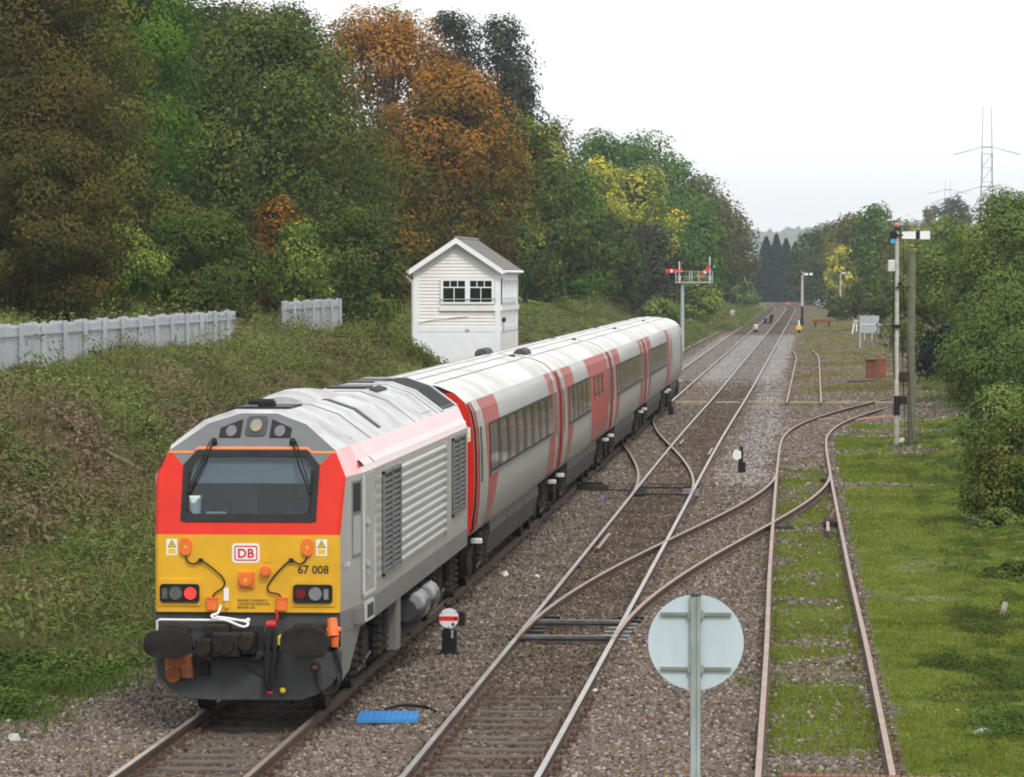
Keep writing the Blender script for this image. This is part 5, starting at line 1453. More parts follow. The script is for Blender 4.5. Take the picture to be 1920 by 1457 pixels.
# blue plastic grating and litter
p = gp(728, 1349, -.16)
bg = thing('blue_grating', 'bright blue plastic grating lying on the ballast by the locomotive', 'grating', (p.x, p.y, -.155), .06)
for k in range(11):
    x = -.37 + k * .074; b = MB(); b.box(x - .012, x + .012, -.5, .5, 0, .05); b.build('bar', M_BLUE, bg)
for k in range(13):
    y = -.49 + k * .0816; b = MB(); b.box(-.385, .385, y - .014, y + .014, .004, .053); b.build('cross_bar', M_BLUE, bg)
b = MB(); b.box(-.36, .36, -.46, .46, .012, .03); b.build('tray', M_BLUE, bg)
p = gp(757, 1330, -.14); o = thing('black_hose', 'black hose end lying behind the blue grating', 'hose', p)
b = MB(); b.tube(chain([(-.25, 0, 0), (0, .15, .04), (.3, .05, .02), (.45, -.25, .0)], 5), .02, 7); b.build('tube', M_RUB, o)
for px, py, lab, m, r in ((1218, 1353, 'rusty iron lump on the ballast below the round sign', M_RUSTB, .07), (1116, 1300, 'white scrap by the main line rail near bottom', M_WHT, .05), (1084, 1275, 'orange leaf scrap between the main line rails', M_ORG, .04), (1006, 1083, 'white scrap left of the main line', M_WHT, .06),
                          (948, 1080, 'pale scrap in the ballast beside the locomotive rear', M_WHT, .09), (30, 1392, 'white stick on the dark ground at bottom left', M_OFFW, .1), (1692, 832, 'white stone at the tall signal foot', M_OFFW, .14), (1815, 770, 'white bag by the bushes near the curve', M_WHT, .2), (1128, 932, 'blue scrap beyond the near crossover', M_BLUE, .07)):
    p = gp(px, py, -.16); o = thing('litter', lab, 'litter', (p.x, p.y, gz(p.x, p.y)))
    b = MB(); pts = [Vector((math.cos(k * 1.047) * r * random.uniform(.7, 1.2), math.sin(k * 1.047) * r * random.uniform(.6, 1.1), 0)) for k in range(6)]
    b.poly([tuple(q + Vector((0, 0, .02))) for q in pts][::1])
    top = [q * .6 + Vector((random.uniform(-.2, .2) * r, 0, r * 1.1)) for q in pts]
    for k in range(6):
        j = (k + 1) % 6; b.poly([tuple(pts[k]), tuple(pts[j]), tuple(top[j]), tuple(top[k])])
    b.poly([tuple(q) for q in top]); b.build('scrap', m, o)
p = gp(1878, 1135, 0); o = thing('marker_stone', 'pale leaning slab at the right edge of the grass', 'stone', (p.x, p.y, gz(p.x, p.y)), .3)
b = MB(); b.beam((0, 0, -.05), (.09, .05, .22), .08, .05); b.build('slab', M_CONC, o)
p = gp(1845, 1352, 0); o = thing('broken_slab', 'broken pale slab lying near the bottom right grass', 'stone', (p.x, p.y, gz(p.x, p.y)), .2)
b = MB(); b.prism([(-.15, -.03), (.12, -.03), (.17, .02), (.04, .07), (-.08, .03)], lambda u, v, a: (u, a, v), .2, -.1); b.build('slab', M_CONC, o)
# fallen log on the bank foot
o = thing('fallen_pole', 'fallen grey pole lying at the foot of the left bank', 'pole', (-16.3, 92.0, 0))
za, zb_ = gz(-17.6, 92), gz(-15.7, 94.5)
b = MB(); b.tube([(-1.6, -.5, za + .12), (-.4, .6, (za + zb_) / 2 + .2), (.75, 2.4, zb_ + .3)], [.06, .07, .05], 8); b.build('shaft', mat('grey_wood', (.25, .22, .19), .85, var=.2), o)

# low brick wall at the bottom right, bricks laid on edge
WY = 44.9
bw_ = thing('brick_wall', 'low red brick wall with bricks on edge at bottom right', 'wall', (-.35, WY, 0))
b = MB(); b.box(0, 3.9, -.21, .0, -.4, .02); b.build('core', M_MORTAR, bw_)
bp_ = None
for k in range(50):
    if bp_ is None:
        q = MB(); q.cbox(-.0325, .0325, -.225, .012, -.05, .1, .008); bp_ = q.build('brick', M_BRICK, bw_); ob = bp_
    else: ob = copy_obj(bp_, bw_)
    ob.location = (.04 + k * .076, random.uniform(-.006, .006), .055 - .0012 * k + random.uniform(-.005, .005)); ob.rotation_euler = (0, random.uniform(-.03, .03), random.uniform(-.02, .02))

# ------------------------------------------------------------------ pylons
def pylon(label, px, Y, top_py, base_w, top_w, arms, thick):
    s = Y / FPX
    t = aty(px, top_py, Y); zb = gz(t.x, Y); H = t.z - zb
    o = thing('electricity_pylon', label, 'pylon', (t.x, Y, zb))
    def hw(z): return (base_w + (top_w - base_w) * min(1, z / (H * .62))) / 2 if z < H * .62 else top_w / 2
    for sx in (-1, 1):
        for sy in (-1, 1):
            b = MB()
            zz = [0, H * .2, H * .4, H * .62, H * .74]
            for a, c in zip(zz[:-1], zz[1:]): b.beam((sx * hw(a), sy * hw(a), a), (sx * hw(c), sy * hw(c), c), thick, thick)
            b.beam((sx * hw(H * .74), sy * hw(H), H * .74), (sx * hw(H) * .8, sy * hw(H) * .3, H), thick * .4, thick * .4)
            b.build('leg', M_PYL, o)
    lv = np.linspace(.05, .74, 10) * H
    for a, c in zip(lv[:-1], lv[1:]):
        for sy in (-1, 1):
            b = MB(); b.beam((-hw(a), sy * hw(a), a), (hw(c), sy * hw(c), c), thick * .35, thick * .35); b.build('brace', M_PYL, o)
            b = MB(); b.beam((hw(c), sy * hw(c), c), (-hw(c), sy * hw(c), c), thick * .3, thick * .3); b.build('strut', M_PYL, o)
    for az, half in arms:
        for sx in (-1, 1):
            b = MB(); w = hw(az)
            b.beam((sx * w, 0, az), (sx * half * .45, 0, az - .5), thick * .5, thick * .5); b.beam((sx * half * .45, 0, az - .6), (sx * half, 0, az - 1.6), thick * .9, thick * .7)
            b.build('insulator_arm', M_PYL, o)
        b = MB(); b.beam((-hw(az), 0, az), (hw(az), 0, az), thick * 1.1, thick * 1.1); b.build('cross_beam', M_PYL, o)
    return o
H1 = aty(1850, 200, 900)
def azf(px, py, Y): 
    t = aty(px, py, Y); return t.z - gz(t.x, Y)
pylon('tall lattice pylon with arms above the trees at far right', 1851, 900, 199, 4.6, 2.2, [(azf(1850, 276, 900), 7.2), (azf(1850, 350, 900), 7.2)], .24)
pylon('smaller distant pylon left of the tall pylon', 1777, 1700, 338, 4.6, 2.6, [(azf(1777, 356, 1700), 8), (azf(1777, 372, 1700), 6)], .36)

# ------------------------------------------------------------------ vegetation
def leaf_mat(name, stops, transl=.15):
    if name in MATS: return MATS[name]
    m = bpy.data.materials.new(name); m.use_nodes = True
    nt = m.node_tree; nt.nodes.clear(); L = nt.links.new
    at = nd(nt, 'ShaderNodeAttribute', attribute_name='tint')
    rp = nd(nt, 'ShaderNodeValToRGB'); cr = rp.color_ramp
    cr.elements[0].position = 0; cr.elements[0].color = stops[0] + (1,)
    cr.elements[1].position = 1; cr.elements[1].color = stops[-1] + (1,)
    for k, c in enumerate(stops[1:-1]):
        e = cr.elements.new((k + 1) / (len(stops) - 1)); e.color = c + (1,)
    ai = nd(nt, 'ShaderNodeAttribute', attribute_name='ptint', attribute_type='INSTANCER')
    ad = nd(nt, 'ShaderNodeMath', operation='ADD'); L(at.outputs['Fac'], ad.inputs[0]); L(ai.outputs['Fac'], ad.inputs[1])
    L(ad.outputs[0], rp.inputs[0])
    d = nd(nt, 'ShaderNodeBsdfDiffuse'); t = nd(nt, 'ShaderNodeBsdfTranslucent'); mx = nd(nt, 'ShaderNodeMixShader'); mx.inputs[0].default_value = transl
    L(rp.outputs[0], d.inputs[0]); L(rp.outputs[0], t.inputs[0]); L(d.outputs[0], mx.inputs[1]); L(t.outputs[0], mx.inputs[2])
    o = nd(nt, 'ShaderNodeOutputMaterial'); L(mx.outputs[0], o.inputs[0])
    MATS[name] = m
    return m
PAL = {
    'dark': leaf_mat('leaf_dark', [(.021, .036, .010), (.053, .081, .019), (.098, .131, .029), (.196, .196, .046)]),
    'olive': leaf_mat('leaf_olive', [(.039, .047, .013), (.085, .094, .022), (.140, .146, .034), (.225, .196, .047)]),
    'green': leaf_mat('leaf_green', [(.025, .058, .012), (.053, .122, .019), (.098, .186, .029), (.186, .244, .039)]),
    'bronze': leaf_mat('leaf_bronze', [(.028, .032, .010), (.064, .064, .019), (.104, .087, .024), (.186, .115, .032)]),
    'orange': leaf_mat('leaf_orange', [(.060, .060, .019), (.149, .084, .021), (.297, .126, .024), (.386, .202, .039)]),
    'rust': leaf_mat('leaf_rust', [(.039, .050, .014), (.088, .088, .022), (.209, .116, .024), (.396, .176, .036)]),
    'yellow': leaf_mat('leaf_yellow', [(.059, .099, .028), (.138, .197, .039), (.296, .336, .059), (.710, .553, .059)]),
    'grey': leaf_mat('leaf_grey', [(.023, .025, .019), (.047, .049, .035), (.077, .081, .054), (.124, .124, .073)]),
    'conifer': leaf_mat('leaf_conifer', [(.013, .023, .016), (.026, .044, .026), (.044, .068, .039), (.072, .098, .052)], .1),
    'willow': leaf_mat('leaf_willow', [(.046, .068, .018), (.095, .141, .037), (.153, .206, .055), (.245, .281, .090)]),
    'weeds': leaf_mat('leaf_weeds', [(.098, .070, .038), (.077, .087, .028), (.059, .105, .022), (.098, .154, .035), (.175, .210, .063)]),
    'brambles': leaf_mat('leaf_brambles', [(.240, .168, .120), (.198, .150, .090), (.126, .138, .050), (.138, .180, .050), (.240, .270, .096)]),
    'straw': leaf_mat('leaf_straw', [(.224, .154, .070), (.280, .224, .098), (.182, .196, .063), (.140, .196, .049)]),
    'lawn': leaf_mat('leaf_lawn', [(.106, .118, .027), (.158, .196, .033), (.203, .252, .048), (.298, .313, .094)], .3),
    'fallen': leaf_mat('leaf_fallen', [(.2, .1, .02), (.35, .2, .03), (.3, .08, .02), (.4, .3, .05)], .1),
}
def leaf_object(name, pos, nrm, L, W, tint, material, parent=None, loc=(0, 0, 0)):
    """one mesh of leaf-shaped quads: arrays of centre, normal, length, width, tint"""
    n = len(pos)
    nrm = nrm / np.maximum(np.linalg.norm(nrm, axis=1, keepdims=True), 1e-6)
    r = RNG.normal(size=(n, 3)); t = np.cross(nrm, r); t /= np.maximum(np.linalg.norm(t, axis=1, keepdims=True), 1e-6)
    bt = np.cross(nrm, t)
    L = np.broadcast_to(np.asarray(L, float), (n,))[:, None] * RNG.uniform(.45, 1.5, (n, 1)); W = np.broadcast_to(np.asarray(W, float), (n,))[:, None] * RNG.uniform(.7, 1.3, (n, 1))
    co = np.stack([pos - t * L / 2, pos + bt * W / 2 - t * L * .05, pos + t * L / 2 + nrm * L * RNG.uniform(-.12, .05, (n, 1)), pos - bt * W / 2 - t * L * .05], 1)
    me = bpy.data.meshes.new(name)
    me.vertices.add(4 * n); me.vertices.foreach_set('co', co.astype(np.float32).ravel())
    me.loops.add(4 * n); me.loops.foreach_set('vertex_index', np.arange(4 * n, dtype=np.int32))
    me.polygons.add(n); me.polygons.foreach_set('loop_start', np.arange(0, 4 * n, 4, dtype=np.int32))
    me.update(calc_edges=True)
    a = me.attributes.new('tint', 'FLOAT', 'FACE'); a.data.foreach_set('value', np.clip(tint, 0, 1).astype(np.float32))
    me.materials.append(material)
    o = bpy.data.objects.new(name, me); COL.objects.link(o); o.parent = parent; o.location = loc
    return o
def unit(n):
    v = RNG.normal(size=(n, 3)); return v / np.linalg.norm(v, axis=1, keepdims=True)
def crown_points(cen, rad, K, rc, N, tint_sd=.13, droop=0.0, tb=.42, sup=2.5, wobble=.28, grad=0.0):
    """clumps of leaves spread through an ellipsoid; returns positions, normals, tints, clump centres"""
    d = unit(K); q = max(4, K // 9)
    d[:q] = np.stack([RNG.normal(0, .3, q), RNG.normal(0, .3, q), np.full(q, .95)], 1); d[:q] /= np.linalg.norm(d[:q], axis=1, keepdims=True)      # a filled crown top
    d = d / (np.sum(np.abs(d) ** sup, axis=1) ** (1 / sup))[:, None]
    wob = 1.1 - wobble * (RNG.random(K) + .0)
    rr = np.where(RNG.random(K) < .78, RNG.uniform(.74, 1.0, K), RNG.uniform(.3, .75, K)) * wob
    rr[:q] = RNG.uniform(.93, 1.04, q)
    cc = np.array(cen) + d * rr[:, None] * np.array(rad)
    cr = rc * RNG.uniform(.65, 1.35, K)
    ct = tb + tint_sd * RNG.normal(size=K)
    w = cr ** 2; k = RNG.choice(K, N, p=w / w.sum())
    u = unit(N); r = cr[k] * (.35 + .65 * RNG.random(N) ** .45)
    pos = cc[k] + u * r[:, None] * np.array([1, 1, .82])
    pos[:, 2] -= droop * (r / cr[k]) ** 2 * cr[k]
    out = (cc[k] - np.array(cen)) / np.array(rad)
    nrm = u * .8 + out * .5 + RNG.normal(size=(N, 3)) * .28 + np.array([0, 0, .25])
    tint = ct[k] + .08 * RNG.normal(size=N) + .06 * u[:, 2] + .5 * (RNG.random(N) < .025) + grad * (pos[:, 2] - cen[2]) / rad[2]
    return pos, nrm, tint, cc
NTREE = [0]
def tree(label, px, top, bot, wpx, Y, pal, name='tree', cat='tree', cover=1.0, leaf=1.0, dens=1.0, bark=M_BARK, tb=.42, droop=0.0, sd=.13, group='lineside trees', clump=.27, elong=1.0, sup=2.15, wobble=.24, grad=0.0):
    s = Y / FPX
    tp, bt = aty(px, top, Y), aty(px, bot, Y)
    X = tp.x; zb = gz(X, Y)
    rx = wpx * s / 2 * 1.2; ztop = tp.z - zb; zbot = max(bt.z - zb, -.3)
    rz = (ztop - zbot) / 2; zc = (ztop + zbot) / 2
    t = thing(name, label, cat, (X, Y, zb), group=group)
    L = max(.08, .00086 * Y) * leaf
    area = 4 * math.pi * ((2 * (rx * rz) ** 1.6 + (rx * rx) ** 1.6) / 3) ** (1 / 1.6)
    N = int(min(100000, 4.0 * cover * area / L ** 2))
    K = int(np.clip(70 * dens * max(1, rz / rx), 30, 420))
    rad = (rx * .88, rx * .88 * elong, rz * .94)
    pos, nrm, tint, cc = crown_points((0, 0, zc), rad, K, clump * (min(rx, rz) * .8 + .2 * max(rx, rz)) * 1.2, N, sd, droop, tb, sup, wobble, grad)
    keep = pos[:, 2] > -.2
    leaf_object('crown', pos[keep], nrm[keep], L, L * .8, tint[keep], PAL[pal], t)
    b = MB(); r0 = max(.06, .011 * ztop)
    pts = [(0, 0, -.3), (RNG.normal() * .1, RNG.normal() * .1, ztop * .25), (RNG.normal() * .25, RNG.normal() * .25, ztop * .55), (RNG.normal() * .3, RNG.normal() * .3, ztop * .86)]
    b.tube(pts, [r0 * 1.25, r0, r0 * .7, r0 * .2], 8)
    for q in cc[RNG.choice(len(cc), min(len(cc), 26), replace=False)]:
        z0 = float(np.clip(q[2] * .55, .15 * ztop, .7 * ztop)); m_ = Vector((q[0] * .45, q[1] * .45, (z0 + q[2]) / 2 + .1))
        b.tube([(0, 0, z0), m_, tuple(q)], [r0 * .4, r0 * .25, r0 * .08], 5)
    b.build('trunk', bark, t)
    NTREE[0] += N
    return t
# -- left wood, from the frame edge towards the vanishing point
T = tree
T('bronze tree towering at the left edge of the frame', 30, -170, 560, 330, 140, 'bronze', tb=.46, sd=.18, clump=.22)
T('dark brown tree low behind the fence at the left edge', 70, 250, 620, 300, 128, 'bronze', tb=.4, clump=.22)
T('olive tree with yellowing upright crown, second from the left edge', 165, -110, 560, 200, 158, 'olive', tb=.55, sd=.18, clump=.22)
T('bright green tree hanging over the dark gap, upper left', 262, -120, 400, 200, 165, 'green', tb=.55, clump=.24)
T('yellow-green shrub above the fence at left', 215, 430, 600, 160, 136, 'yellow', name='shrub', cat='shrub', tb=.26, group='lineside shrubs')
T('bronze shrub above the fence left of the yellow-green shrub', 110, 400, 620, 200, 134, 'rust', name='shrub', cat='shrub', tb=.38, group='lineside shrubs')
T('dark willowy shrub at the end of the long fence', 370, 400, 620, 260, 150, 'dark', name='shrub', cat='shrub', tb=.5, group='lineside shrubs')
T('low olive shrub leaning over the fence end', 310, 370, 610, 200, 160, 'olive', name='shrub', cat='shrub', tb=.4, group='lineside shrubs')
T('huge rounded dark green tree left of the signal box', 500, 30, 600, 420, 192, 'dark', tb=.5, dens=4.5, clump=.19, sup=2.0, wobble=.12)
T('dark tree in shadow behind the huge rounded tree', 400, 80, 560, 280, 215, 'dark', tb=.3)
T('orange and yellow small tree in front of huge rounded tree', 520, 375, 600, 120, 172, 'orange', tb=.3, sd=.22, group='lineside trees')
T('yellow-green sapling beside the small orange tree', 565, 420, 610, 100, 170, 'yellow', tb=.28)
T('dark green shrub left of the signal box', 665, 400, 640, 170, 178, 'dark', name='shrub', cat='shrub', tb=.48, group='lineside shrubs')
T('sparse thin tree peeping over the rounded tree top', 545, 8, 180, 110, 270, 'grey', tb=.5, cover=.5)
T('sparse twiggy tree peeping left of the thin tree', 425, 10, 160, 190, 265, 'olive', tb=.5, cover=.5)
T('bright orange autumn tree, highest of the orange crowns', 705, 40, 470, 330, 245, 'orange', tb=.5, grad=.2, sd=.17, clump=.2, dens=1.4, bark=M_BARKP)
T('rust-brown autumn tree behind the signal box', 855, 135, 570, 240, 238, 'rust', tb=.46, sd=.17, grad=.24, clump=.2, dens=1.5)
T('dark rusty undertree left of the signal box roof', 735, 300, 620, 170, 225, 'rust', tb=.4)
T('bare pale birch top above the orange tree', 735, 10, 130, 90, 275, 'straw', tb=.4, cover=.22, bark=M_BARKP)
T('tall near-black tree, left one of two above the rust tree', 848, 25, 260, 120, 345, 'grey', tb=.3, cover=.75)
T('tall near-black tree, right one of two against the sky', 938, 38, 300, 120, 350, 'grey', tb=.3, cover=.75)
T('dark tree slanting down right of the two near-black trees', 965, 120, 330, 75, 348, 'grey', tb=.32, cover=.7)
T('yellow-flecked tree immediately right of the rust tree', 985, 225, 600, 150, 300, 'yellow', tb=.55, sd=.2, clump=.2, dens=1.3)
T('dark green low tree right of the signal box', 940, 380, 600, 110, 285, 'dark', tb=.5)
T('thin grey-green birch above the yellow-flecked tree', 1040, 228, 520, 90, 385, 'olive', tb=.5, cover=.6, bark=M_BARKP)
T('mid green tree beside the thin birch', 1085, 330, 590, 110, 350, 'green', tb=.45)
T('dark tree behind the mid green tree', 1120, 255, 590, 120, 430, 'green', tb=.42)
T('yellow-topped tree left of the largest yellow-green tree', 1125, 300, 560, 80, 400, 'yellow', tb=.6, sd=.2)
T('largest yellow-green tree above the bracket signal', 1195, 318, 590, 150, 410, 'yellow', tb=.5, sd=.2, clump=.2, dens=1.3)
T('green tree crowning the skyline behind the yellow-green tree', 1190, 262, 560, 160, 500, 'green', tb=.55)
T('bright green tree right of the largest yellow-green tree', 1260, 308, 590, 140, 520, 'green', tb=.5)
T('dark shaded tree low behind the bracket signal', 1215, 430, 600, 130, 372, 'grey', tb=.42)
T('grey-green tree left of the bracket signal', 1150, 400, 600, 100, 362, 'dark', tb=.52)
T('green tree directly right of the bracket signal arms', 1312, 400, 600, 90, 480, 'green', tb=.42)
T('yellow-green low shrub below the bracket signal arms', 1310, 520, 606, 80, 420, 'yellow', name='shrub', cat='shrub', tb=.42, group='lineside shrubs')
T('tapering brown-green tree on the falling skyline', 1310, 335, 590, 120, 610, 'olive', tb=.42)
T('dark brown tree at the end of the left wood', 1350, 375, 592, 100, 640, 'bronze', tb=.42)
T('last olive tree of the left wood beside the hill', 1376, 405, 590, 80, 690, 'olive', tb=.4)
T('pale green bush at the far left trackside', 1395, 530, 585, 60, 640, 'willow', name='shrub', cat='shrub', tb=.5, group='lineside shrubs')
T('green shrub on the bank left of the bracket signal', 1240, 560, 620, 80, 330, 'willow', name='shrub', cat='shrub', tb=.42, group='lineside shrubs')
# fill deep in the wood so no sky shows low through the trunks
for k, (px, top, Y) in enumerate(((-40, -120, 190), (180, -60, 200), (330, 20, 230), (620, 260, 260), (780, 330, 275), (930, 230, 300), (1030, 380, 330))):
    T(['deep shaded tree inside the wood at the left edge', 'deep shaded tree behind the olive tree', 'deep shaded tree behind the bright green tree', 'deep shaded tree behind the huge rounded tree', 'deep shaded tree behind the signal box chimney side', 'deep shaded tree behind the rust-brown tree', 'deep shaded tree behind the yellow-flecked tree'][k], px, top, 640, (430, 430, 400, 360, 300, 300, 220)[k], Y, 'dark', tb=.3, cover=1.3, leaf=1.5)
T('dark shrub standing in for the shadow gap under the bright green tree', 290, 290, 570, 190, 186, 'dark', name='shrub', cat='shrub', tb=.2, group='lineside shrubs')  # added shrub, leaf tint darkened to paint the shadow gap
# -- right side
def conifer(label, px, top, wpx, Y):
    s = Y / FPX; tp = aty(px, top, Y); zb = gz(tp.x, Y); H = tp.z - zb; r0 = wpx * s / 2
    t = thing('conifer', label, 'tree', (tp.x, Y, zb), group='far conifers')
    N = 9000; tier = RNG.integers(0, 26, N); u0 = (tier + .6 * RNG.random(N)) / 26.6; a = RNG.random(N) * 2 * math.pi
    bw = .62 + .38 * np.sin(a * 5 + tier * 2.4) + .12 * np.sin(a * 11 + tier)       # separate boughs in every tier
    r = r0 * 1.55 * (u0 ** .8 + .02) * np.clip(bw, .35, 1.2) * RNG.random(N) ** .5
    h = H * (1 - u0) - .32 * r + .25 * RNG.random(N)
    pos = np.stack([r * np.cos(a), r * np.sin(a), h], 1); nrm = np.stack([np.cos(a) * .4, np.sin(a) * .4, np.full(N, .8)], 1) + RNG.normal(size=(N, 3)) * .35
    leaf_object('crown', pos, nrm, .75, .32, .35 + .16 * RNG.normal(size=N), PAL['conifer'], t)
    b = MB(); b.cyl((0, 0, -.3), (0, 0, H * .95), .3, .04, 8); b.build('trunk', M_BARK, t)
conifer('leftmost of the far dark conifers by the hill gap', 1415, 482, 52, 880)
conifer('tall dark conifer, second from the left of the far group', 1437, 446, 62, 860)
conifer('tallest dark conifer at the centre of the far group', 1456, 442, 58, 870)
conifer('dark conifer, fourth from the left of the far group', 1474, 450, 58, 880)
conifer('rightmost dark conifer touching the broadleaved trees', 1491, 458, 56, 900)
T('dark rounded tree right of the far conifers', 1520, 438, 580, 80, 760, 'dark', tb=.4)
T('dark hill-shaped tree left of the yellowing tree', 1555, 425, 580, 90, 700, 'dark', tb=.48)
T('broad green tree crowning the right-hand skyline left of tall signal', 1600, 408, 570, 110, 640, 'olive', tb=.5)
T('slim tall green tree left of the tall signal', 1640, 388, 590, 80, 520, 'green', tb=.42)
T('yellowing tree behind the furthest semaphore', 1580, 465, 570, 60, 560, 'yellow', tb=.68, sd=.2)
T('olive tree right behind the tall signal top', 1700, 425, 590, 110, 470, 'olive', tb=.52)
T('yellow-green tree behind the signal arm', 1755, 420, 590, 130, 400, 'yellow', tb=.42)
T('dark low bush above the grey board', 1640, 520, 610, 120, 420, 'dark', name='shrub', cat='shrub', tb=.5, group='lineside shrubs')
T('dark bush by the little white post', 1570, 560, 600, 36, 500, 'dark', name='shrub', cat='shrub', tb=.35, group='lineside shrubs')
T('dark far tree standing high behind the small pylon', 1790, 372, 470, 60, 1000, 'grey', tb=.4)
T('far tree standing high left of the small pylon', 1750, 385, 470, 40, 1050, 'olive', tb=.4)
T('large willow overhanging the siding curve', 1845, 425, 735, 300, 205, 'willow', tb=.5, droop=.3, clump=.2, dens=1.5, leaf=.85)
T('tallest willow at the right edge of the frame', 1915, 355, 780, 290, 172, 'willow', tb=.5, droop=.3, clump=.2, dens=1.5, leaf=.85)
T('near-black bush standing in for the shaded hollow under the overhanging willow', 1795, 610, 748, 150, 200, 'conifer', name='shrub', cat='shrub', tb=.1, group='lineside shrubs')  # darkest leaf colours paint the shade beneath the willow
T('grey-green bush at the right edge below the tallest willow', 1905, 560, 890, 240, 140, 'willow', name='shrub', cat='shrub', tb=.4, group='lineside shrubs', leaf=.85)
T('dark leafy bush at the right edge beside the lawn', 1885, 730, 980, 180, 115, 'willow', name='shrub', cat='shrub', tb=.5, group='lineside shrubs')
T('mid green bush nearest the camera at the right edge', 1905, 790, 1130, 180, 96, 'dark', name='shrub', cat='shrub', tb=.62, group='lineside shrubs')
T('low bramble mound left of the mid green bush at the right edge', 1865, 960, 1090, 120, 93, 'willow', name='shrub', cat='shrub', tb=.5, group='lineside shrubs')
T('dark bramble at the right edge below the mid green bush', 1915, 1060, 1270, 150, 78, 'dark', name='shrub', cat='shrub', tb=.45, group='lineside shrubs')

# -- ground cover
def scatter_clumps(name, label, cat, xy, rad, hgt, per, pal, tint_fn, lscale=.12, tsd=.1, up=.4):
    """one leafy clump, instanced by geometry nodes on the points; the clump and the points share one mesh"""
    X, Y = xy[:, 0], xy[:, 1]; n = len(X); z = ground_z(X, Y) - .04
    N = per; u = unit(N); u[:, 2] = np.abs(u[:, 2]); r = RNG.random(N) ** .4
    lob = 1 + .3 * np.sin(np.arctan2(u[:, 1], u[:, 0]) * 3 + 1.1) * (1 - u[:, 2])
    pos = u * (r * lob)[:, None]
    nrm = u * .8 + RNG.normal(size=(N, 3)) * .4 + np.array([0, 0, up])
    o = leaf_object(name, pos, nrm, lscale, lscale * .5, .5 + tsd * RNG.normal(size=N) + .08 * u[:, 2], PAL[pal])
    me = o.data; nv = len(me.vertices)
    me.vertices.add(n)
    co = np.empty((nv + n) * 3, np.float32); me.vertices.foreach_get('co', co); co = co.reshape(-1, 3)
    co[nv:] = np.stack([X, Y, z], 1); me.vertices.foreach_set('co', co.ravel())
    a = me.attributes.new('is_point', 'BOOLEAN', 'POINT'); a.data.foreach_set('value', np.r_[np.zeros(nv, bool), np.ones(n, bool)])
    a = me.attributes.new('scl', 'FLOAT_VECTOR', 'POINT'); v = np.ones((nv + n, 3), np.float32); v[nv:] = np.stack([rad, rad, hgt], 1); a.data.foreach_set('vector', v.ravel())
    a = me.attributes.new('ptint', 'FLOAT', 'POINT'); v = np.zeros(nv + n, np.float32); v[nv:] = tint_fn(X, Y) - .5 + .1 * RNG.normal(size=n); a.data.foreach_set('value', v)
    me.update()
    ng = bpy.data.node_groups.new(name + '_scatter', 'GeometryNodeTree')
    ng.interface.new_socket('Geometry', in_out='INPUT', socket_type='NodeSocketGeometry'); ng.interface.new_socket('Geometry', in_out='OUTPUT', socket_type='NodeSocketGeometry')
    Nn = ng.nodes; Lk = ng.links.new
    gi, go = Nn.new('NodeGroupInput'), Nn.new('NodeGroupOutput')
    at = Nn.new('GeometryNodeInputNamedAttribute'); at.data_type = 'BOOLEAN'; at.inputs[0].default_value = 'is_point'
    sg = Nn.new('GeometryNodeSeparateGeometry'); sg.domain = 'POINT'
    sc_ = Nn.new('GeometryNodeInputNamedAttribute'); sc_.data_type = 'FLOAT_VECTOR'; sc_.inputs[0].default_value = 'scl'
    iop = Nn.new('GeometryNodeInstanceOnPoints')
    rr = Nn.new('FunctionNodeRandomValue'); rr.data_type = 'FLOAT_VECTOR'; rr.inputs[0].default_value = (-.25, -.25, 0); rr.inputs[1].default_value = (.25, .25, 6.28)
    Lk(gi.outputs[0], sg.inputs[0]); Lk(at.outputs[0], sg.inputs[1]); Lk(sg.outputs[0], iop.inputs['Points']); Lk(sg.outputs[1], iop.inputs['Instance'])
    Lk(rr.outputs[0], iop.inputs['Rotation']); Lk(sc_.outputs[0], iop.inputs['Scale']); Lk(iop.outputs[0], go.inputs[0])
    md = o.modifiers.new('scatter', 'NODES'); md.node_group = ng
    tag(o, label, cat, kind='stuff')
    return o
def rnd(n, x0, x1, y0, y1, pw=1.0):
    return np.stack([RNG.uniform(x0, x1, n), y0 + (y1 - y0) * RNG.random(n) ** pw], 1)
# bank undergrowth
xy = np.concatenate([rnd(5200, -22, -10.2, 62, 240, 1.0), rnd(1500, -27, -20, 95, 210), rnd(1500, -20, -12, 60, 120), rnd(700, -17.8, -15.2, 70, 150)])
xy = xy[~((xy[:, 0] > SBX - .6) & (xy[:, 0] < SBX + SBW + .8) & (xy[:, 1] > SBY - .3) & (xy[:, 1] < SBY + SBL + .5))]
n = len(xy); big = RNG.random(n) ** 2
scatter_clumps('undergrowth', 'bramble and weed undergrowth covering the left bank', 'undergrowth', xy, .35 + .6 * big, .04 + .22 * big + 1.0 * big ** 5 * (RNG.random(n) < .6), 260, 'brambles',
               lambda X, Y: .66 - .7 * dry_mask(X, Y) + .75 * (fbm(X, Y, .22, 77) - .5), .13)
# nearer weeds beside the loco
xy = rnd(2600, -16, -8.9, 47.5, 80, 1.1)
xy = xy[(-xy[:, 0] + (fbm(xy[:, 0], xy[:, 1], .6, 91) - .5) * 1.5) > 10.6 - 1.4 * sst(50, 66, xy[:, 1])]
n = len(xy); big = RNG.random(n) ** 2
scatter_clumps('trackside_weeds', 'green weeds and nettles left of the locomotive', 'weeds', xy, .2 + .4 * big, .08 + .3 * big, 240, 'weeds',
               lambda X, Y: .6 + .7 * (fbm(X, Y, .5, 93) - .5), .17)
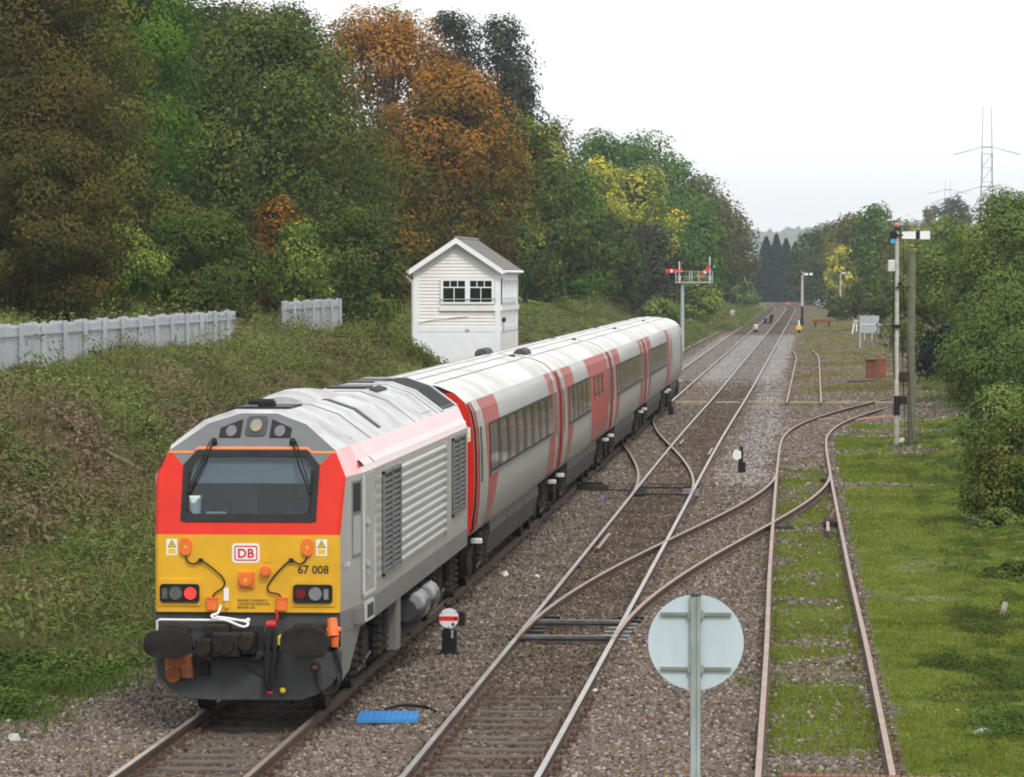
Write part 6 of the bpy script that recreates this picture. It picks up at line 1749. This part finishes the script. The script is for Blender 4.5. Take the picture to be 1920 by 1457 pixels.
# taller leafy stand in front of the signal box
xy = np.stack([RNG.uniform(-17.2, -12.4, 260), RNG.uniform(147, 155.3, 260)], 1)
scatter_clumps('tall_weeds', 'tall dark green weeds in front of the signal box', 'weeds', xy, np.full(260, .4), .7 + .5 * RNG.random(260), 260, 'dark', lambda X, Y: np.full(len(X), .6), .2)
# far bank and yard scrub
xy = np.concatenate([rnd(2600, -19, -10.5, 230, 640), rnd(900, -10, -8.6, 420, 640)]); n = len(xy)
scatter_clumps('bank_scrub', 'scrubby grass and bushes along the far left bank', 'scrub', xy, .7 + 1.2 * RNG.random(n) ** 2, .3 + 1.3 * RNG.random(n) ** 3, 220, 'brambles', lambda X, Y: .55 + .6 * (fbm(X, Y, .1, 97) - .5), .14)
xy = np.concatenate([rnd(1500, -1.4, 6.5, 182, 420), rnd(500, -1.5, 4, 400, 640)]); xy = xy[fbm(xy[:, 0], xy[:, 1], .25, 99) > .5]; n = len(xy)
scatter_clumps('yard_weeds', 'dry weeds scattered over the disused yard', 'weeds', xy, .3 + .6 * RNG.random(n), .05 + .3 * RNG.random(n) ** 3, 160, 'straw', lambda X, Y: .5 + .7 * (fbm(X, Y, .15, 101) - .5), .13)
# rough tufts on the right-hand grass
xy = np.concatenate([rnd(60, 1.4, 3.6, 46, 140), rnd(420, 2.6, 5.0, 47, 140), np.stack([RNG.normal(2.55, .3, 60), RNG.normal(59, 1.6, 60)], 1), np.stack([RNG.normal(1.9, .22, 30), RNG.normal(60.5, .5, 30)], 1), np.stack([RNG.normal(2.7, .3, 60), RNG.normal(68, 1.5, 60)], 1), np.stack([RNG.normal(2.4, .2, 40), RNG.normal(52.5, 1, 40)], 1), rnd(200, 3.4, 5.5, 90, 180)]); n = len(xy)
scatter_clumps('rough_tufts', 'dark rough tufts along the right edge of the grass', 'tufts', xy, .12 + .28 * RNG.random(n), .06 + .22 * RNG.random(n), 220, 'weeds', lambda X, Y: .4 + .5 * (fbm(X, Y, .5, 103) - .5), .16)
# scrub running on beyond the right edge of the lawn
xy = np.concatenate([rnd(900, 5.2, 13, 48, 200), rnd(500, 7, 14, 50, 200)]); n = len(xy)
scatter_clumps('lineside_scrub', 'grey-green scrub along the right edge beyond the lawn', 'scrub', xy, .4 + .5 * RNG.random(n), (.2 + .5 * RNG.random(n)) * (1 + 2.2 * sst(5.5, 9, xy[:, 0])), 300, 'willow', lambda X, Y: .42 + .4 * (fbm(X, Y, .3, 105) - .5), .13)
# small weeds in the ballast
xy = rnd(1500, -9, .8, 45, 130, 1.3); g = green_mask(xy[:, 0], xy[:, 1]); xy = xy[(g > .3) | (RNG.random(len(xy)) < .05)]; n = len(xy)
scatter_clumps('ballast_weeds', 'small weeds sprouting through the ballast', 'weeds', xy, .06 + .12 * RNG.random(n), .03 + .07 * RNG.random(n), 90, 'lawn', lambda X, Y: np.full(len(X), .35), .3)
# fallen leaves
xy = np.concatenate([rnd(420, -9, 4, 45, 110, 1.4), rnd(200, -14, -8, 46, 90)]); n = len(xy)
pos = np.stack([xy[:, 0], xy[:, 1], ground_z(xy[:, 0], xy[:, 1]) + .035], 1)
tag(leaf_object('fallen_leaves', pos, RNG.normal(size=(n, 3)) * .35 + np.array([0, 0, 1]), .07, .05, RNG.random(n), PAL['fallen']), 'scattered yellow fallen leaves on ballast and grass', 'leaves', kind='stuff')
# grass blades
def blades(name, label, xy, h, pal, tint, w=.0002):
    X, Y = xy[:, 0], xy[:, 1]; n = len(X); z = ground_z(X, Y) - .01
    a = RNG.random(n) * 2 * math.pi; lean = RNG.normal(size=(n, 2)) * .45
    ww = np.maximum(.006, w * Y) * RNG.uniform(.7, 1.4, n)
    hh = h * RNG.uniform(.5, 1.4, n)
    dx, dy = np.cos(a) * ww, np.sin(a) * ww
    co = np.stack([np.stack([X - dx, Y - dy, z], 1), np.stack([X + dx, Y + dy, z], 1), np.stack([X + lean[:, 0] * hh, Y + lean[:, 1] * hh, z + hh], 1)], 1)
    me = bpy.data.meshes.new(name)
    me.vertices.add(3 * n); me.vertices.foreach_set('co', co.astype(np.float32).ravel())
    me.loops.add(3 * n); me.loops.foreach_set('vertex_index', np.arange(3 * n, dtype=np.int32))
    me.polygons.add(n); me.polygons.foreach_set('loop_start', np.arange(0, 3 * n, 3, dtype=np.int32)); me.update(calc_edges=True)
    at = me.attributes.new('tint', 'FLOAT', 'FACE'); at.data.foreach_set('value', np.clip(tint, 0, 1).astype(np.float32))
    me.materials.append(PAL[pal]); o = bpy.data.objects.new(name, me); COL.objects.link(o)
    return tag(o, label, 'grass', kind='stuff')
xy = np.stack([RNG.uniform(-1.2, 8.5, 480000), 45.5 / (1 - RNG.random(480000) * .72)], 1)
g = green_mask(xy[:, 0], xy[:, 1]); xy = xy[RNG.random(len(xy)) < (g - .35) * 1.5]
blades('grass', 'short bright green grass around the rusty siding', xy, .035 + .03 * fbm(xy[:, 0], xy[:, 1], .8, 111), 'lawn', .45 + .8 * (fbm(xy[:, 0], xy[:, 1], .5, 113) - .5) + .15 * RNG.normal(size=len(xy)))
xy = np.stack([RNG.uniform(-20, -8.8, 90000), 46 / (1 - RNG.random(90000) * .66)], 1)
g = green_mask(xy[:, 0], xy[:, 1]); xy = xy[RNG.random(len(xy)) < g]
blades('long_grass', 'long rough grass among the weeds on the left', xy, .1 + .16 * fbm(xy[:, 0], xy[:, 1], .7, 117), 'weeds', .5 + .8 * (fbm(xy[:, 0], xy[:, 1], .5, 119) - .5) + .2 * RNG.normal(size=len(xy)), .00018)

xy = np.stack([RNG.uniform(-22, -10, 150000), 60 / (1 - RNG.random(150000) * .68)], 1)
blades('bank_grass', 'long grass and dead stems on the left bank', xy, .1 + .5 * fbm(xy[:, 0], xy[:, 1], .5, 121) ** 2, 'brambles', .62 - .45 * dry_mask(xy[:, 0], xy[:, 1]) + .6 * (fbm(xy[:, 0], xy[:, 1], .3, 123) - .5) + .2 * RNG.normal(size=len(xy)), .00016)
xy = np.stack([RNG.uniform(-19.5, -10.5, 5000), 62 / (1 - RNG.random(5000) * .6)], 1); xy = xy[fbm(xy[:, 0], xy[:, 1], .5, 131) > .5]
blades('dead_stems', 'pale dead stems standing up through the bank weeds', xy, .5 + .5 * RNG.random(len(xy)), 'straw', .25 + .25 * RNG.random(len(xy)), .00011)
xy = np.stack([RNG.uniform(-2.0, 7, 70000), 178 / (1 - RNG.random(70000) * .62)], 1)
g = green_mask(xy[:, 0], xy[:, 1]); xy = xy[RNG.random(len(xy)) < g]
blades('yard_grass', 'thin dry grass over the disused yard', xy, .05 + .1 * fbm(xy[:, 0], xy[:, 1], .5, 125), 'straw', .5 + .9 * (fbm(xy[:, 0], xy[:, 1], .2, 127) - .5) + .2 * RNG.normal(size=len(xy)), .00015)

# -- ballast stones: points instanced by geometry nodes
def stones(name, label, pts, smin, smax, material):
    me = bpy.data.meshes.new(name); me.vertices.add(len(pts)); me.vertices.foreach_set('co', pts.astype(np.float32).ravel()); me.update()
    me.materials.append(material)
    o = bpy.data.objects.new(name, me); COL.objects.link(o); tag(o, label, 'ballast', kind='stuff')
    ng = bpy.data.node_groups.new(name + '_scatter', 'GeometryNodeTree')
    ng.interface.new_socket('Geometry', in_out='INPUT', socket_type='NodeSocketGeometry'); ng.interface.new_socket('Geometry', in_out='OUTPUT', socket_type='NodeSocketGeometry')
    N = ng.nodes; Lk = ng.links.new
    gi, go = N.new('NodeGroupInput'), N.new('NodeGroupOutput')
    ico = N.new('GeometryNodeMeshIcoSphere'); ico.inputs['Radius'].default_value = 1; ico.inputs['Subdivisions'].default_value = 1
    sp = N.new('GeometryNodeSetPosition'); rv = N.new('FunctionNodeRandomValue'); rv.data_type = 'FLOAT_VECTOR'; rv.inputs[0].default_value = (-.28,) * 3; rv.inputs[1].default_value = (.28,) * 3
    sm = N.new('GeometryNodeSetMaterial'); sm.inputs['Material'].default_value = material
    iop = N.new('GeometryNodeInstanceOnPoints')
    rr = N.new('FunctionNodeRandomValue'); rr.data_type = 'FLOAT_VECTOR'; rr.inputs[1].default_value = (6.28,) * 3
    rs_ = N.new('FunctionNodeRandomValue'); rs_.data_type = 'FLOAT_VECTOR'; rs_.inputs[0].default_value = (smin,) * 3; rs_.inputs[1].default_value = (smax,) * 3; rs_.inputs['Seed'].default_value = 5
    Lk(ico.outputs[0], sp.inputs['Geometry']); Lk(rv.outputs[0], sp.inputs['Offset']); Lk(sp.outputs[0], sm.inputs[0])
    Lk(gi.outputs[0], iop.inputs['Points']); Lk(sm.outputs[0], iop.inputs['Instance']); Lk(rr.outputs[0], iop.inputs['Rotation']); Lk(rs_.outputs[0], iop.inputs['Scale']); Lk(iop.outputs[0], go.inputs[0])
    md = o.modifiers.new('scatter', 'NODES'); md.node_group = ng
    return o
def stone_mat(name, stops):
    m = bpy.data.materials.new(name); m.use_nodes = True; nt = m.node_tree; b = nt.nodes['Principled BSDF']; b.inputs['Roughness'].default_value = .9; b.inputs['Specular IOR Level'].default_value = .25
    oi = nd(nt, 'ShaderNodeObjectInfo'); rp = nd(nt, 'ShaderNodeValToRGB'); cr = rp.color_ramp
    cr.elements[0].color = stops[0] + (1,); cr.elements[1].color = stops[-1] + (1,)
    for k, c in enumerate(stops[1:-1]): e = cr.elements.new((k + 1) / (len(stops) - 1)); e.color = c + (1,)
    nt.links.new(oi.outputs['Random'], rp.inputs[0]); nt.links.new(stain(nt, rp.outputs[0]), b.inputs['Base Color'])
    return m
M_STONE = stone_mat('ballast_stone', [(.05, .04, .032), (.115, .088, .068), (.155, .122, .098), (.205, .17, .145), (.125, .092, .072), (.165, .135, .11), (.38, .34, .305)])
pts = np.stack([RNG.uniform(-13, .9, 230000), 44.5 / (1 - RNG.random(230000) * .64)], 1)
g = green_mask(pts[:, 0], pts[:, 1]); pts = pts[(RNG.random(len(pts)) > g * .93)]
four = np.minimum(np.abs(pts[:, 0] + 7.07), np.abs(pts[:, 0] + 3.83)) < .68
pts = pts[~(four & (pts[:, 1] < 57) & (RNG.random(len(pts)) < .08))]
pz = ground_z(pts[:, 0], pts[:, 1]) + RNG.uniform(-.008, .018, len(pts))
stones('ballast_stones', 'loose brown and grey ballast stones around the tracks', np.column_stack([pts, pz]), .016, .045, M_STONE)
pts = np.stack([RNG.uniform(-11.5, 6.5, 240000), 112 / (1 - RNG.random(240000) * .72)], 1)
pm = pale_mask(pts[:, 0], pts[:, 1]) > RNG.random(len(pts)); g = green_mask(pts[:, 0], pts[:, 1]) > RNG.random(len(pts)) * .85 + .02
pz = ground_z(pts[:, 0], pts[:, 1]) + RNG.uniform(-.01, .015, len(pts))
P3 = np.column_stack([pts, pz])
stones('far_ballast_stones', 'brown ballast further along the tracks', P3[~pm & ~g], .03, .085, M_STONE)
stones('fresh_ballast_stones', 'pale grey fresh ballast along the far tracks', P3[pm & ~g], .03, .085, stone_mat('fresh_stone', [(.17, .16, .155), (.26, .25, .245), (.34, .325, .32), (.22, .21, .205), (.42, .4, .395)]))
print('LEAVES', NTREE[0], 'TRIS', sum(len(m.loops) - 2 * len(m.polygons) for m in bpy.data.meshes))

# ------------------------------------------------------------------ air
hz = MB(); hz.box(-4600, 4600, -450, 4950, -2.5, 90)
haze = hz.build('haze', [])
tag(haze, 'pale even haze softening the far hills', 'haze', kind='stuff')
hm = bpy.data.materials.new('haze_air'); hm.use_nodes = True; hm.node_tree.nodes.clear()
ho = nd(hm.node_tree, 'ShaderNodeOutputMaterial'); hv = nd(hm.node_tree, 'ShaderNodeVolumePrincipled')
hv.inputs['Color'].default_value = (.83, .91, 1.0, 1); hv.inputs['Density'].default_value = .00017; hv.inputs['Anisotropy'].default_value = .2
hm.node_tree.links.new(hv.outputs[0], ho.inputs['Volume'])
haze.data.materials.append(hm)
haze.display_type = 'WIRE'
